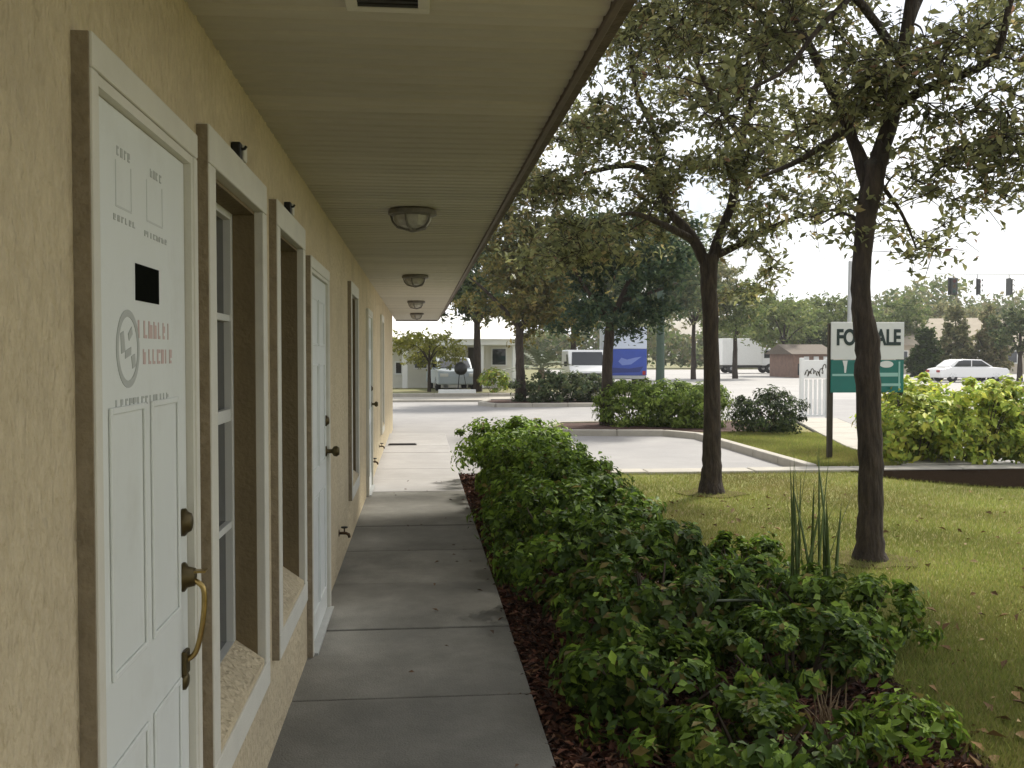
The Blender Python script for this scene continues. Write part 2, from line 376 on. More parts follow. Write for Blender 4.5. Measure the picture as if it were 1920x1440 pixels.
wm.box((-9, -14, -0.1), (BACK - 0.6, -13.7, SOF_Z + 0.1)); wm.box((BACK - 0.62, -13.7, -0.1), (BACK - 0.60, WALL_END - 0.3, SOF_Z + 0.1))
wm.build('wall', 'stucco', bld)

# soffit: battens hidden above, panels below
sof = MB().box((WALL_X - 0.02, -14, SOF_Z + 0.022), (SOF_R - 0.02, 25.4, SOF_Z + 0.05)).build('soffit', 'soffit_gap', bld)
pm = MB().profile([(-0.0965, 0.020), (-0.0965, 0.014), (-0.080, 0.0), (-0.018, 0.0), (-0.003, 0.014), (0.003, 0.014), (0.018, 0.0), (0.080, 0.0), (0.0965, 0.014), (0.0965, 0.020)],
                  'x', WALL_X + 0.0, SOF_R - 0.024)
pme = bpy.data.meshes.new('soffit_panel'); pme.from_pydata(pm.v, [], pm.f); pme.update(); pme.materials.append(MATS['soffit_paint'])
rs = random.Random(11); yy = -2.0
while yy < 25.3:
    o = link('soffit_panel', pme, None, sof, loc=(0, yy, SOF_Z + rs.uniform(-0.0015, 0.0015))); yy += 0.2
fa = MB().box((SOF_R - 0.022, -14, SOF_Z - 0.012), (SOF_R, 25.42, SOF_Z + 0.17)).build('fascia', 'fascia', bld, bevel=0.003)
MB().box((SOF_R + 0.001, -14, SOF_Z + 0.12), (SOF_R + 0.03, 25.42, SOF_Z + 0.17)).build('drip_edge', 'drip_edge', bld)
MB().box((WALL_X, 25.38, SOF_Z - 0.03), (SOF_R - 0.024, 25.42, SOF_Z + 0.17)).build('fascia', 'fascia', bld)
MB().profile([(SOF_R + 0.14, SOF_Z + 0.172), (SOF_R + 0.14, SOF_Z + 0.20), (-5.0, SOF_Z + 2.0), (-9, SOF_Z + 2.0), (-9, SOF_Z + 0.172)], 'y', -14.2, 25.6).build('roof', 'roof_shingle', bld)

def trim(par, y0, y1, z0, z1, wd, head, bottom=None):
    """flat boards standing proud of the stucco round an opening"""
    MB().box((WALL_X - 0.03, y0 - wd, z0), (TRIM_X, y0, z1)).build('jamb_trim', 'trim_paint', par, bevel=0.004)
    if y0 < 9: MB().box((WALL_X - 0.03, y0 - wd - 0.006, z0 - (bottom or 0)), (TRIM_X - 0.004, y0 - wd - 0.0005, z1 + head - 0.003)).build('shaded_return', 'shaded_return', par)  # strip on the near side only, its shade painted in
    MB().box((WALL_X - 0.03, y1, z0), (TRIM_X, y1 + wd, z1)).build('jamb_trim', 'trim_paint', par, bevel=0.004)
    MB().box((WALL_X - 0.03, y0 - wd, z1 + 0.001), (TRIM_X + 0.001, y1 + wd, z1 + head)).build('head_trim', 'trim_paint', par, bevel=0.004)
    if bottom: MB().box((WALL_X - 0.03, y0 - wd, z0 - bottom), (TRIM_X + 0.001, y1 + wd, z0 - 0.001)).build('bottom_trim', 'trim_paint', par, bevel=0.004)

def panel_strip(par, xp, y0, y1, z0, z1):
    """raised moulding round one door panel"""
    t = 0.014; m = MB()
    m.box((xp, y0, z0), (xp + 0.006, y0 + t, z1)).box((xp, y1 - t, z0), (xp + 0.006, y1, z1))
    m.box((xp, y0 + t, z0), (xp + 0.006, y1 - t, z0 + t)).box((xp, y0 + t, z1 - t), (xp + 0.006, y1 - t, z1))
    m.build('panel_moulding', 'door_paint', par, bevel=0.003)

def make_door(y0, y1, z1, label=None, full=False):
    xs = WALL_X + 0.012
    d = MB().box((xs - 0.045, y0 + 0.004, 0.012), (xs, y1 - 0.022, z1 - 0.022)).build('door', 'door_paint', bld, bevel=0.003)
    MB().box((xs - 0.05, y1 - 0.021, 0.0), (TRIM_X - 0.004, y1 - 0.0005, z1 - 0.001)).build('stop', 'trim_paint', d)
    MB().box((xs - 0.05, y0 + 0.0005, z1 - 0.021), (TRIM_X - 0.004, y1 - 0.022, z1 - 0.001)).build('stop', 'trim_paint', d)
    MB().box((xs - 0.06, y0, -0.02), (TRIM_X + 0.02, y1, 0.010)).build('threshold', 'galvanised', d)
    trim(d, y0, y1, 0.0, z1, 0.038, 0.062)
    W_ = y1 - y0; a, b = y0 + W_ * 0.13, y0 + W_ * 0.46; c, e = y0 + W_ * 0.52, y0 + W_ * 0.85
    if full:
        for p0, p1 in ((a, b), (c, e)): panel_strip(d, xs, p0, p1, 0.16, 0.82)
        for p0, p1 in ((a, b), (c, e)): panel_strip(d, xs, p0, p1, 0.98, 1.50)
    else:
        for p0, p1 in ((a, b), (c, e)):
            panel_strip(d, xs, p0, p1, 0.16, 0.80); panel_strip(d, xs, p0, p1, 0.95, 1.55); panel_strip(d, xs, p0, p1, 1.65, 1.92)
    # lockset
    yk = y1 - 0.075
    MB().lathe([(0.034, 0.0), (0.034, 0.008), (0.026, 0.014), (0.022, 0.022), (0.012, 0.025)], (xs, yk, 1.19), 14, 'x').build('deadbolt', 'dark_brass', d, smooth=True)
    return d, xs, yk

d1, xs, yk = make_door(1.790, 2.520, 2.095, full=True)
d1['label'] = 'white entry door with faded print and a brass handleset'
# handleset of the near door: escutcheons, thumb latch, curved grip
MB().lathe([(0.036, 0.0), (0.036, 0.006), (0.026, 0.012), (0.022, 0.03)], (xs, yk, 1.055), 14, 'x').build('escutcheon', 'dark_brass', d1, smooth=True)
MB().tube(smooth_line([(xs + 0.012, yk, 1.05), (xs + 0.036, yk + 0.004, 1.04), (xs + 0.050, yk + 0.006, 1.015), (xs + 0.046, yk + 0.006, 0.94), (xs + 0.030, yk + 0.003, 0.87), (xs + 0.008, yk, 0.85)]), 0.0068, 8).build('grip', 'brass', d1, smooth=True)
MB().box((xs + 0.02, yk - 0.014, 1.066), (xs + 0.058, yk + 0.014, 1.072)).build('thumb_latch', 'brass', d1, bevel=0.002)
MB().box((xs + 0.0005, yk - 0.022, 0.815), (xs + 0.012, yk + 0.022, 0.875)).build('grip_foot', 'dark_brass', d1, bevel=0.004)
MB().lathe([(0.024, 0.0), (0.024, 0.006), (0.014, 0.012)], (xs, yk, 0.80), 12, 'x').build('escutcheon', 'dark_brass', d1, smooth=True)

# printed marks on the near door (thin film, 1-2 mm proud). yq / zq measured on the door face
def film(name, y0, y1, z0, z1, m, dx=0.0015): return MB().box((xs + 0.0002, y0, z0), (xs + dx, y1, z1)).build(name, m, d1)
film('black_decal', 2.07, 2.25, 1.712, 1.788, 'door_print_black')
rq = random.Random(5)
def bars(name, y0, y1, z0, z1, m, step, gap=0.35):
    """a row of letter-like strokes too soft to read"""
    mb = MB(); yv = y0
    while yv < y1:
        wv = step * rq.uniform(0.5, 0.9); h = z1 - z0
        mb.box((xs + 0.0002, yv, z0), (xs + 0.0012, yv + wv * 0.35, z1))
        if rq.random() < 0.7: mb.box((xs + 0.0002, yv + wv * 0.36, z0 + h * rq.choice([0.0, 0.4, 0.75])), (xs + 0.0011, yv + wv, z0 + h * rq.choice([0.8, 1.0]) * 0.999))
        if rq.random() < 0.5: mb.box((xs + 0.0002, yv + wv * 0.37, z0), (xs + 0.0010, yv + wv * 0.9, z0 + h * 0.2))
        yv += step * rq.uniform(0.95, 1.25)
    o = mb.build(name, m, d1); o['kind'] = 'stuff'; return o
bars('red_lettering', 2.085, 2.345, 1.635, 1.672, 'print_red', 0.034)
bars('red_lettering', 2.12, 2.345, 1.580, 1.612, 'print_red', 0.034)
bars('grey_lettering', 1.93, 2.33, 1.495, 1.513, 'print_grey', 0.026)
bars('grey_lettering', 1.93, 2.07, 1.858, 1.870, 'print_grey', 0.022)
bars('grey_lettering', 2.14, 2.33, 1.852, 1.864, 'print_grey', 0.022)
bars('grey_lettering', 1.955, 2.03, 1.985, 2.003, 'print_grey', 0.022)
bars('grey_lettering', 2.19, 2.27, 1.985, 2.003, 'print_grey', 0.022)
for q0, q1 in ((1.945, 2.05), (2.16, 2.29)):
    mb = MB(); t = 0.004
    mb.box((xs + .0002, q0, 1.885), (xs + .0009, q0 + t, 1.975)).box((xs + .0002, q1 - t, 1.885), (xs + .0009, q1, 1.975)).box((xs + .0002, q0 + t, 1.885), (xs + .0009, q1 - t, 1.885 + t))
    mb.build('line_drawing', 'print_pale', d1)
# round emblem: ring with a few strokes inside
mb = MB(); cy, cz = 2.015, 1.612; RO, RI = 0.078, 0.064
for k in range(36):
    
    a0, a1 = 2 * math.pi * k / 36, 2 * math.pi * (k + 1.0) / 36; q = []
    for r_, a_ in ((RI, a0), (RO, a0), (RO, a1), (RI, a1)): q.append((cy + r_ * math.cos(a_), cz + r_ * math.sin(a_)))
    mb.profile(q, 'x', xs + 0.0002, xs + 0.0012)
o = mb.build('round_emblem', 'print_grey', d1)
mb = MB()
for pts in ([(-.05, .03), (-.03, .035), (-.02, -.005), (-.045, -.01)], [(-.02, -.004), (.02, .004), (.018, -.012), (-.022, -.02)], [(.02, -.015), (.045, -.01), (.05, -.035), (.028, -.04)], [(0, .03), (.025, .045), (.03, .03), (.006, .016)]):
    mb.profile([(cy + a, cz + b) for a, b in pts], 'x', xs + 0.0002, xs + 0.0012)
mb.build('emblem_figure', 'print_grey', d1)

def make_window(y0, y1, z0, z1):
    xg = WALL_X - 0.105                      # glass line
    wn = MB()
    fr = 0.035
    wn.box((xg - 0.03, y0 + 0.001, z0), (xg + 0.03, y0 + fr, z1 - 0.001)).box((xg - 0.03, y1 - fr, z0), (xg + 0.03, y1 - 0.001, z1 - 0.001))
    wn.box((xg - 0.03, y0 + fr, z0), (xg + 0.03, y1 - fr, z0 + fr + 0.06)).box((xg - 0.03, y0 + fr, z1 - fr), (xg + 0.03, y1 - fr, z1 - 0.001))
    o = wn.build('window', 'sash', bld, bevel=0.003)
    zz = [z0 + fr + 0.06, 0.99, 1.385, 1.73, z1 - fr]
    for k in range(4):
        MB().box((xg - 0.004, y0 + fr, zz[k]), (xg + 0.002, y1 - fr, zz[k + 1])).build('pane', 'window_glass', o)
    for k, t in ((1, 0.012), (2, 0.022), (3, 0.012)):
        MB().box((xg - 0.012, y0 + fr, zz[k] - t), (xg + 0.024, y1 - fr, zz[k] + t)).build('rail', 'sash', o, bevel=0.002)
    MB().box((xg - 0.10, y0 + 0.02, z0 + 0.05), (xg - 0.09, y1 - 0.02, z1 - 0.02)).build('blind', 'blind', o)
    # window reveal, three sides, recess shadow put into its dark brown colour
    MB().box((xg + 0.031, y1 - 0.012, z0 + 0.02), (WALL_X + 0.002, y1 - 0.0005, z1 - 0.013)).build('reveal', 'reveal_shade', o)
    MB().box((xg + 0.031, y0 + 0.0005, z0 + 0.02), (WALL_X + 0.002, y0 + 0.012, z1 - 0.013)).build('reveal', 'reveal_shade', o)
    MB().box((xg + 0.031, y0 + 0.0005, z1 - 0.012), (WALL_X + 0.002, y1 - 0.0005, z1 - 0.0005)).build('reveal', 'reveal_shade', o)
    MB().profile([(xg + 0.0305, z0 + 0.095), (TRIM_X - 0.006, z0 + 0.022), (TRIM_X - 0.006, z0 - 0.02), (xg + 0.0305, z0 - 0.02)], 'y', y0 + 0.013, y1 - 0.013).build('sill', 'stucco', o)
    trim(o, y0, y1, z0, z1, 0.085, 0.105, 0.10)
    return o
for k, y0, y1, z0, z1 in OPEN:
    if k == 'window': make_window(y0, y1, z0, z1)
for i, (y0, y1, z1) in enumerate(((5.235, 6.215, 2.06), (11.1, 12.05, 2.06))):
    d, xs2, yk2 = make_door(y0, y1, z1)
    MB().lathe([(0.032, 0.0), (0.032, 0.008), (0.014, 0.012), (0.014, 0.04), (0.030, 0.05), (0.034, 0.068), (0.022, 0.085)], (xs2, yk2, 1.0), 14, 'x').build('knob', 'dark_brass', d, smooth=True)

# small brackets above the window heads
for i, yb in enumerate((3.20, 4.42)):
    br = empty('window_bracket', (WALL_X, yb, 2.225))
    tag(br, ('small dark bracket with a pale cap above the nearest window', 'small dark bracket with a pale cap above the second window')[i], 'bracket', 'brackets above the windows')
    MB().box((0.001, -0.022, 0.0), (0.03, 0.022, 0.05)).build('plate', 'black_metal', br, bevel=0.004)
    MB().box((0.001, 0.025, -0.002), (0.036, 0.07, 0.05)).build('cap', 'trim_paint', br, bevel=0.004)
    MB().tube([(0.03, 0, 0.03), (0.04, 0, 0.032), (0.045, 0, 0.04)], 0.005, 6).build('hook', 'black_metal', br)

# hose taps on the wall
for i, (yb, zb) in enumerate(((7.25, 0.285), (11.75 + 0.55, 0.26), (14.6, 0.24))):
    tp = empty('hose_tap', (WALL_X, yb, zb)); tp.scale = (.75, .75, .75)
    tag(tp, ('bronze hose tap low on the wall between second door and third window', 'small hose tap low on the wall just past the third door', 'farthest small hose tap low on the stucco wall')[i], 'tap', 'hose taps on the wall')
    MB().tube([(0, 0, 0), (0.07, 0, 0), (0.095, 0, -0.012), (0.105, 0, -0.045)], [0.013, 0.015, 0.016, 0.013], 10).build('spout', 'valve_bronze', tp, smooth=True)
    MB().lathe([(0.035, 0.001), (0.035, 0.006), (0.016, 0.010)], (0, 0, 0), 12, 'x').build('flange', 'valve_bronze', tp)
    MB().tube([(0.055, 0, 0.01), (0.055, 0, 0.05)], 0.007, 8).build('stem', 'valve_bronze', tp)
    MB().lathe([(0.030, 0.050), (0.034, 0.055), (0.034, 0.062), (0.028, 0.066)], (0.055, 0, 0), 8).build('wheel_handle', 'black_metal', tp)

# ceiling fixtures
def ceiling_light(Y, label):
    t = empty('ceiling_light', (0.0, Y, SOF_Z)); tag(t, label, 'light', 'ceiling lights along the soffit')
    t.location.x = -0.035
    MB().lathe([(0.135, -0.0005), (0.150, -0.012), (0.150, -0.035), (0.128, -0.045)], (0, 0, 0), 20).build('rim', 'lamp_rim', t)
    gl = MB().lathe([(0.118, -0.0455), (0.112, -0.075), (0.088, -0.105), (0.045, -0.12)], (0, 0, 0), 10).build('glass_bowl', 'lamp_glass', t)
    for k in range(5):
        a = 2 * math.pi * (k + .5) / 5
        c, s = math.cos(a), math.sin(a)
        MB().tube([(0.132 * c, 0.132 * s, -0.040), (0.122 * c, 0.122 * s, -0.078), (0.094 * c, 0.094 * s, -0.112), (0.03 * c, 0.03 * s, -0.128)], 0.008, 6).build('rib', 'lamp_rim', t)
    MB().lathe([(0.035, -0.122), (0.030, -0.134), (0.012, -0.142)], (0, 0, 0), 10).build('finial', 'lamp_rim', t)
for Y, lb in ((6.10, 'nearest flush dark-rimmed light on the soffit'), (11.1, 'second flush ceiling light from the camera on the soffit'),
              (16.4, 'third flush ceiling light down the soffit'), (21.2, 'farthest tiny ceiling light at the end of the soffit')):
    ceiling_light(Y, lb)
sv = empty('soffit_vent', (-0.080, 2.475, SOF_Z)); sv.scale = (.85, .85, 1); tag(sv, 'square pale framed vent overhead at the top edge', 'vent')
m = MB(); m.box((-0.12, -0.12, -0.014), (0.13, -0.085, -0.001)).box((-0.12, 0.085, -0.014), (0.13, 0.12, -0.001)).box((-0.12, -0.085, -0.014), (-0.085, 0.085, -0.001)).box((0.095, -0.085, -0.014), (0.13, 0.085, -0.001))
m.build('frame', 'trim_paint', sv, bevel=0.003)
MB().box((-0.085, -0.085, -0.006), (0.095, 0.085, -0.002)).build('back_plate', 'grate', sv)
for k in range(5): MB().box((-0.085, -0.075 + k * 0.034, -0.011), (0.095, -0.055 + k * 0.034, -0.0065)).build('louvre', 'grate', sv)

# ================================================================== TREES
def make_tree(name, label, base, limbs, masses, seed, lpc, lsize, pal, wts, leafm='oak_leaf', group=None, trunk_n=12, spray=0.30, bark='bark', twigs=True, cat='tree', fine=False):
    """limbs: list of [(point, radius), ...]; masses: (centre, radii, clusters)"""
    rng = np.random.default_rng(seed); rr = random.Random(seed)
    root = empty(name, base); tag(root, label, cat, group)
    base = Vector(base); tb = MB(); sk = []
    for L in limbs:
        P = [Vector(p) - base for p, r in L]; rad = [r for p, r in L]
        S = smooth_line(P, 5); n = len(S)
        RR = []
        for i in range(n):
            q = i / (n - 1) * (len(rad) - 1); k = min(int(q), len(rad) - 2); RR.append(rad[k] + (rad[k + 1] - rad[k]) * (q - k))
        S = [p + Vector((rr.gauss(0, 1), rr.gauss(0, 1), rr.gauss(0, .4))) * (0.045 * r) for p, r in zip(S, RR)]
        RR = [r * rr.uniform(0.97, 1.03) for r in RR]
        tb.tube(S, RR, trunk_n)
        sk += [(p, r) for p, r in zip(S, RR) if r < 0.10 or p.z > 1.9]
    SP = np.array([p[:] for p, r in sk]); SR = np.array([r for p, r in sk])
    pos, nrm, tcl = [], [], []
    clusters = []
    for c, rad, n in masses:
        c = Vector(c) - base
        lumps = []
        for _ in range(max(1, n // 6 if twigs else n)):
            d = rng.normal(size=3); d /= np.linalg.norm(d); q = rng.uniform(0.15, 1) ** 0.45
            lumps.append(np.array(c[:]) + d * np.array(rad) * q)
        for k in range(n):
            clusters.append(lumps[k % len(lumps)] + (rng.normal(size=3) * [.6, .6, .38] * spray if twigs else 0))
    order = sorted(range(len(clusters)), key=lambda i: np.min(np.linalg.norm(SP - clusters[i], axis=1)))
    for i in order:
        c = clusters[i]; dist = np.linalg.norm(SP - c, axis=1) + 0.5 * np.maximum(0, SP[:, 2] - c[2])
        j = int(np.argmin(dist)); a = SP[j]; dv = c - a; Ld = np.linalg.norm(dv) + 1e-6
        midp = a + dv * 0.5 + np.array([rr.gauss(0, .08) * Ld, rr.gauss(0, .08) * Ld, 0.10 * Ld])
        if twigs:
            r0 = max(0.006, min(0.5 * SR[j], 0.010 + 0.010 * Ld)); S = smooth_line([a, midp, c], 3)
            tb.tube(S, [r0 + (0.004 - r0) * k / (len(S) - 1) for k in range(len(S))], 5, cap=False)
            SP = np.vstack([SP, np.array([p[:] for p in S[2:]])]); SR = np.concatenate([SR, np.full(len(S) - 2, 0.012)])
        # sprays: short sub-twigs carrying leaves
        ns = 7; n = lpc // ns; tone = rng.uniform(0.78, 1.25)
        u = dv / Ld
        for _ in range(ns):
            d = rng.normal(size=3) * [1, 1, 0.6] + u * 0.7; d /= np.linalg.norm(d)
            t = rng.uniform(0.05, 1, n)[:, None]; sl_ = spray * rng.uniform(0.7, 1.4)
            if fine: tb.tube([c, c + d * sl_ * .5 - np.array([0, 0, .03]) * spray, c + d * sl_ * .95 - np.array([0, 0, .11]) * spray], [.0045, .0035, .002], 3, cap=False)
            p = c + d * t * sl_ + rng.normal(size=(n, 3)) * 0.035 * (spray / 0.3) - np.array([0, 0, 0.12]) * spray * t * t
            pos.append(p); nrm.append(rng.normal(size=(n, 3)) * 0.8 + [0, 0, 0.7]); tcl.append(np.full(n, tone))
    pos = np.concatenate(pos); nrm = np.concatenate(nrm); tone = np.concatenate(tcl)
    size = lsize * rng.uniform(0.5, 1.45, len(pos)); tint = np.clip(pick_tint(rng, len(pos), pal, wts) * tone[:, None], 0.004, 0.9)
    tb.build('trunk', bark, root, smooth=True)
    leaf_cloud('crown', pos, nrm, size, tint, rng, leafm, root)
    return root

OAK = [(0.205, 0.215, 0.090), (0.27, 0.27, 0.115), (0.145, 0.16, 0.078), (0.29, 0.235, 0.11), (0.26, 0.155, 0.095)]
OAKW = [5, 4, 4, 1.0, 0.25]
def px(x, y, Y, rx, ry, rd, n):    # foliage mass: centre seen at (x,y), Y metres out; half sizes in metres
    return (at(x, y, Y), (rx, rd, ry), n)

# --- first tree: trunk on the right of the lawn
B2 = G(1632, 1052, -0.03); Y2 = B2.y
def t2(x, y, dy=0.0): return at(x, y, Y2 + dy)
limbs2 = [
    [(B2 + Vector((0, 0, -0.1)), 0.19), (t2(1631, 1030), 0.116), (t2(1632, 960), 0.095), (t2(1632, 850), 0.094), (t2(1628, 720), 0.096), (t2(1625, 640), 0.094), (t2(1614, 560), 0.074), (t2(1618, 460), 0.072), (t2(1634, 350), 0.088), (t2(1640, 310), 0.09)],
    [(t2(1634, 345), 0.085), (t2(1660, 260), 0.064), (t2(1685, 170), 0.055), (t2(1700, 60), 0.049), (t2(1722, -80), 0.046), (t2(1740, -260, .2), 0.028), (t2(1750, -400, .3), 0.012)],
    [(t2(1630, 345), 0.070), (t2(1600, 265, .1), 0.046), (t2(1565, 180, .2), 0.044), (t2(1520, 90, .3), 0.034), (t2(1450, -40, .5), 0.024), (t2(1390, -180, .7), 0.012)],
    [(t2(1676, 200), 0.042), (t2(1750, 160, -.3), 0.034), (t2(1860, 110, -.7), 0.026), (t2(1895, 0, -.9), 0.020), (t2(1930, -120, -1.1), 0.012)],
    [(t2(1690, 110), 0.036), (t2(1600, -10, -.6), 0.030), (t2(1480, -120, -1.2), 0.022), (t2(1330, -190, -1.6), 0.012)],
    [(t2(1590, 240, .1), 0.034), (t2(1500, 300, .5), 0.024), (t2(1430, 330, .9), 0.014)],
    [(t2(1700, 60), 0.034), (t2(1760, -60, .5), 0.028), (t2(1900, -160, 1.0), 0.018), (t2(2040, -220, 1.4), 0.010)],
    [(t2(1640, 330), 0.022), (t2(1690, 400, .2), 0.014), (t2(1720, 470, .3), 0.006)],
    [(t2(1618, 420), 0.020), (t2(1580, 400, .2), 0.014), (t2(1540, 420, .3), 0.006)],
    [(t2(1600, -10, -.6), 0.022), (t2(1530, 60, -.7), 0.018), (t2(1475, 130, -.75), 0.015), (t2(1395, 175, -.8), 0.011), (t2(1330, 240, -.8), 0.005)],
]
masses2 = [px(1400, 40, Y2 + .2, 1.0, .50, 1.1, 32), px(1600, 90, Y2, 0.75, .45, .9, 26), px(1760, 160, Y2 - .2, 0.62, .32, .8, 34), px(1850, 250, Y2 - .7, 0.45, .22, .5, 22),
           px(1530, 240, Y2 + .3, .50, .30, .6, 14), px(1900, 20, Y2 - .7, 0.6, .4, .6, 10), px(1870, 380, Y2 - .3, .40, .40, .4, 12), px(1685, 440, Y2 + .2, .20, .26, .2, 7), px(1730, 300, Y2, .30, .16, .3, 4),
           px(1570, 410, Y2 + .2, .20, .26, .3, 5), px(1270, 120, Y2 - .8, .55, .5, .6, 8),
           px(1600, -190, Y2, 1.7, .55, 1.7, 110), px(1950, -120, Y2 + .6, 1.0, .6, 1.2, 40), px(1330, -150, Y2 - .8, 1.0, .5, 1.0, 45),
           (Vector((2.75, 8.0, 5.5)), (1.0, 1.7, .5), 170), (Vector((2.4, 6.4, 5.0)), (.8, 1.2, .35), 90), (Vector((3.6, 6.2, 5.7)), (1.2, 1.4, .5), 90)]
oak_a = make_tree('oak_tree', 'oak tree with forked trunk on the lawn, nearest on the right', B2, limbs2, masses2, 21, 56, 0.073, OAK, OAKW, fine=True, group='oak trees along the lawn')

# --- second tree, behind the hedge
B1 = G(1334, 926, -0.03); Y1 = B1.y
def t1(x, y, dy=0.0): return at(x, y, Y1 + dy)
limbs1 = [
    [(B1 + Vector((0, 0, -0.1)), 0.21), (t1(1334, 900), 0.125), (t1(1335, 850), 0.108), (t1(1335, 760), 0.097), (t1(1333, 620), 0.092), (t1(1329, 530), 0.098), (t1(1330, 480), 0.110)],
    [(t1(1326, 500), 0.080), (t1(1295, 440), 0.060), (t1(1255, 395, .1), 0.050), (t1(1235, 340, .2), 0.050), (t1(1180, 310, .3), 0.036), (t1(1080, 330, .5), 0.022), (t1(1010, 350, .6), 0.010)],
    [(t1(1334, 490), 0.080), (t1(1350, 440), 0.058), (t1(1372, 380), 0.050), (t1(1385, 300), 0.052), (t1(1400, 220), 0.042), (t1(1430, 120, .1), 0.030), (t1(1450, 0, .2), 0.016)],
    [(t1(1340, 480), 0.050), (t1(1400, 452, -.1), 0.034), (t1(1460, 420, -.2), 0.026), (t1(1530, 398, -.3), 0.018), (t1(1600, 392, -.4), 0.010)],
    [(t1(1300, 450), 0.050), (t1(1240, 420, -.3), 0.036), (t1(1180, 400, -.6), 0.024), (t1(1110, 420, -.9), 0.012)],
    [(t1(1240, 350, .2), 0.042), (t1(1230, 260, .4), 0.034), (t1(1190, 160, .5), 0.026), (t1(1180, 50, .6), 0.014)],
    [(t1(1392, 260), 0.036), (t1(1330, 170, -.5), 0.028), (t1(1290, 70, -.8), 0.016)],
    [(t1(1380, 330), 0.036), (t1(1450, 270, .4), 0.028), (t1(1520, 230, .7), 0.016)],
]
masses1 = [px(1060, 310, Y1 + .2, 0.85, .58, 1.1, 26), px(1180, 210, Y1, 0.85, .58, 1.2, 22), px(1290, 130, Y1, 1.0, .75, 1.2, 30), px(1400, 190, Y1, 0.9, .7, 1.1, 26), px(1180, 350, Y1, 0.8, .34, 1.0, 22),
           px(1320, 320, Y1, .85, .40, 1.0, 22), px(1450, 340, Y1 + .2, .75, .48, .8, 22), px(1420, 430, Y1 - .1, .5, .34, .5, 12), px(1090, 420, Y1 - .5, .6, .4, .7, 26), px(1000, 410, Y1 + .2, .5, .45, .7, 26),
           px(1530, 430, Y1 - .3, .4, .30, .4, 6), px(1250, 440, Y1 + .3, .4, .3, .5, 6),
           px(1290, 10, Y1, 1.9, .6, 1.8, 36), px(1300, -140, Y1, 1.6, .6, 1.6, 70), px(1420, 500, Y1, .30, .18, .3, 5),
           (Vector((2.6, 10.8, 5.6)), (1.0, 1.5, .5), 110), (Vector((2.6, 13.2, 5.2)), (.9, 1.3, .6), 34)]
make_tree('oak_tree', 'oak tree with wide spreading limbs rising behind the walkway hedge', B1, limbs1, masses1, 33, 56, 0.086, OAK, OAKW, fine=True, group='oak trees along the lawn')

def copy_tree(o, parent=None):
    c = o.copy(); COL.objects.link(c); c.parent = parent
    for ch in list(o.children): copy_tree(ch, c)
    return c
for i, (x_, y_, rz_) in enumerate(((3.9, -0.6, 2.1), (3.7, -5.0, 4.0))):  # unseen oak copies added to darken the near walkway and trims
    t_ = copy_tree(oak_a); t_.location = (x_, y_, -0.03); t_.rotation_euler = (0, 0, rz_)
    t_['label'] = ('unseen oak copy added just behind the viewpoint to block sky light', 'unseen oak copy added farther behind the viewpoint to block sky light')[i]

# --- trees on the two planted islands
B3 = G(1138, 797, 0.0); Y3 = B3.y
def t3(x, y, dy=0.0): return at(x, y, Y3 + dy)
make_tree('island_tree', 'dark green tree with slim trunk beside the island hedge', B3,
          [[(B3 + Vector((0, 0, -.1)), 0.19), (t3(1138, 740), 0.135), (t3(1140, 660), 0.115), (t3(1146, 600), 0.11)], [(t3(1146, 605), .09), (t3(1165, 560), .07), (t3(1190, 500), .045), (t3(1210, 430), .02)],
           [(t3(1146, 605), .08), (t3(1110, 560), .06), (t3(1080, 510), .035), (t3(1060, 480), .015)], [(t3(1160, 565), .06), (t3(1230, 545, .6), .04), (t3(1270, 530, .9), .015)]],
          [px(1165, 500, Y3, 1.2, .55, 1.2, 50), px(1195, 575, Y3, .9, .42, .9, 26), px(1095, 565, Y3, .6, .4, .8, 16), px(1215, 440, Y3 + .4, 1.0, .5, 1.0, 26), px(1100, 470, Y3, .8, .6, .9, 22)],
          44, 112, 0.13, [(0.055, 0.085, 0.045), (0.08, 0.115, 0.055), (0.04, 0.065, 0.045), (0.12, 0.13, 0.055)], [4, 3, 3, 1], 'far_leaf', 'trees on the planted islands', spray=0.42)
B4 = G(976, 752, 0.0); Y4 = B4.y
def t4(x, y, dy=0.0): return at(x, y, Y4 + dy)
make_tree('island_tree', 'olive brown tree beyond the parking bays near the white building', B4,
          [[(B4 + Vector((0, 0, -.1)), 0.24), (t4(976, 710), 0.16), (t4(974, 650), 0.14), (t4(975, 610), 0.14)], [(t4(975, 615), .11), (t4(1005, 560), .08), (t4(1030, 490), .05), (t4(1040, 430), .02)],
           [(t4(975, 615), .10), (t4(940, 575), .07), (t4(905, 540), .045), (t4(880, 520), .02)], [(t4(985, 595), .07), (t4(975, 520), .05), (t4(960, 450), .02)]],
          [px(1020, 500, Y4, 1.5, 1.3, 1.6, 66), px(1050, 575, Y4, 1.0, .7, 1.2, 30), px(960, 590, Y4, 1.3, .45, 1.2, 26), px(960, 450, Y4, 1.3, 1.0, 1.2, 36), px(1010, 380, Y4, 1.3, .8, 1.2, 26)],
          45, 98, 0.19, [(0.18, 0.155, 0.045), (0.14, 0.14, 0.045), (0.095, 0.11, 0.045), (0.23, 0.18, 0.06)], [4, 4, 2, 2], 'far_leaf', 'trees on the planted islands', spray=0.6)

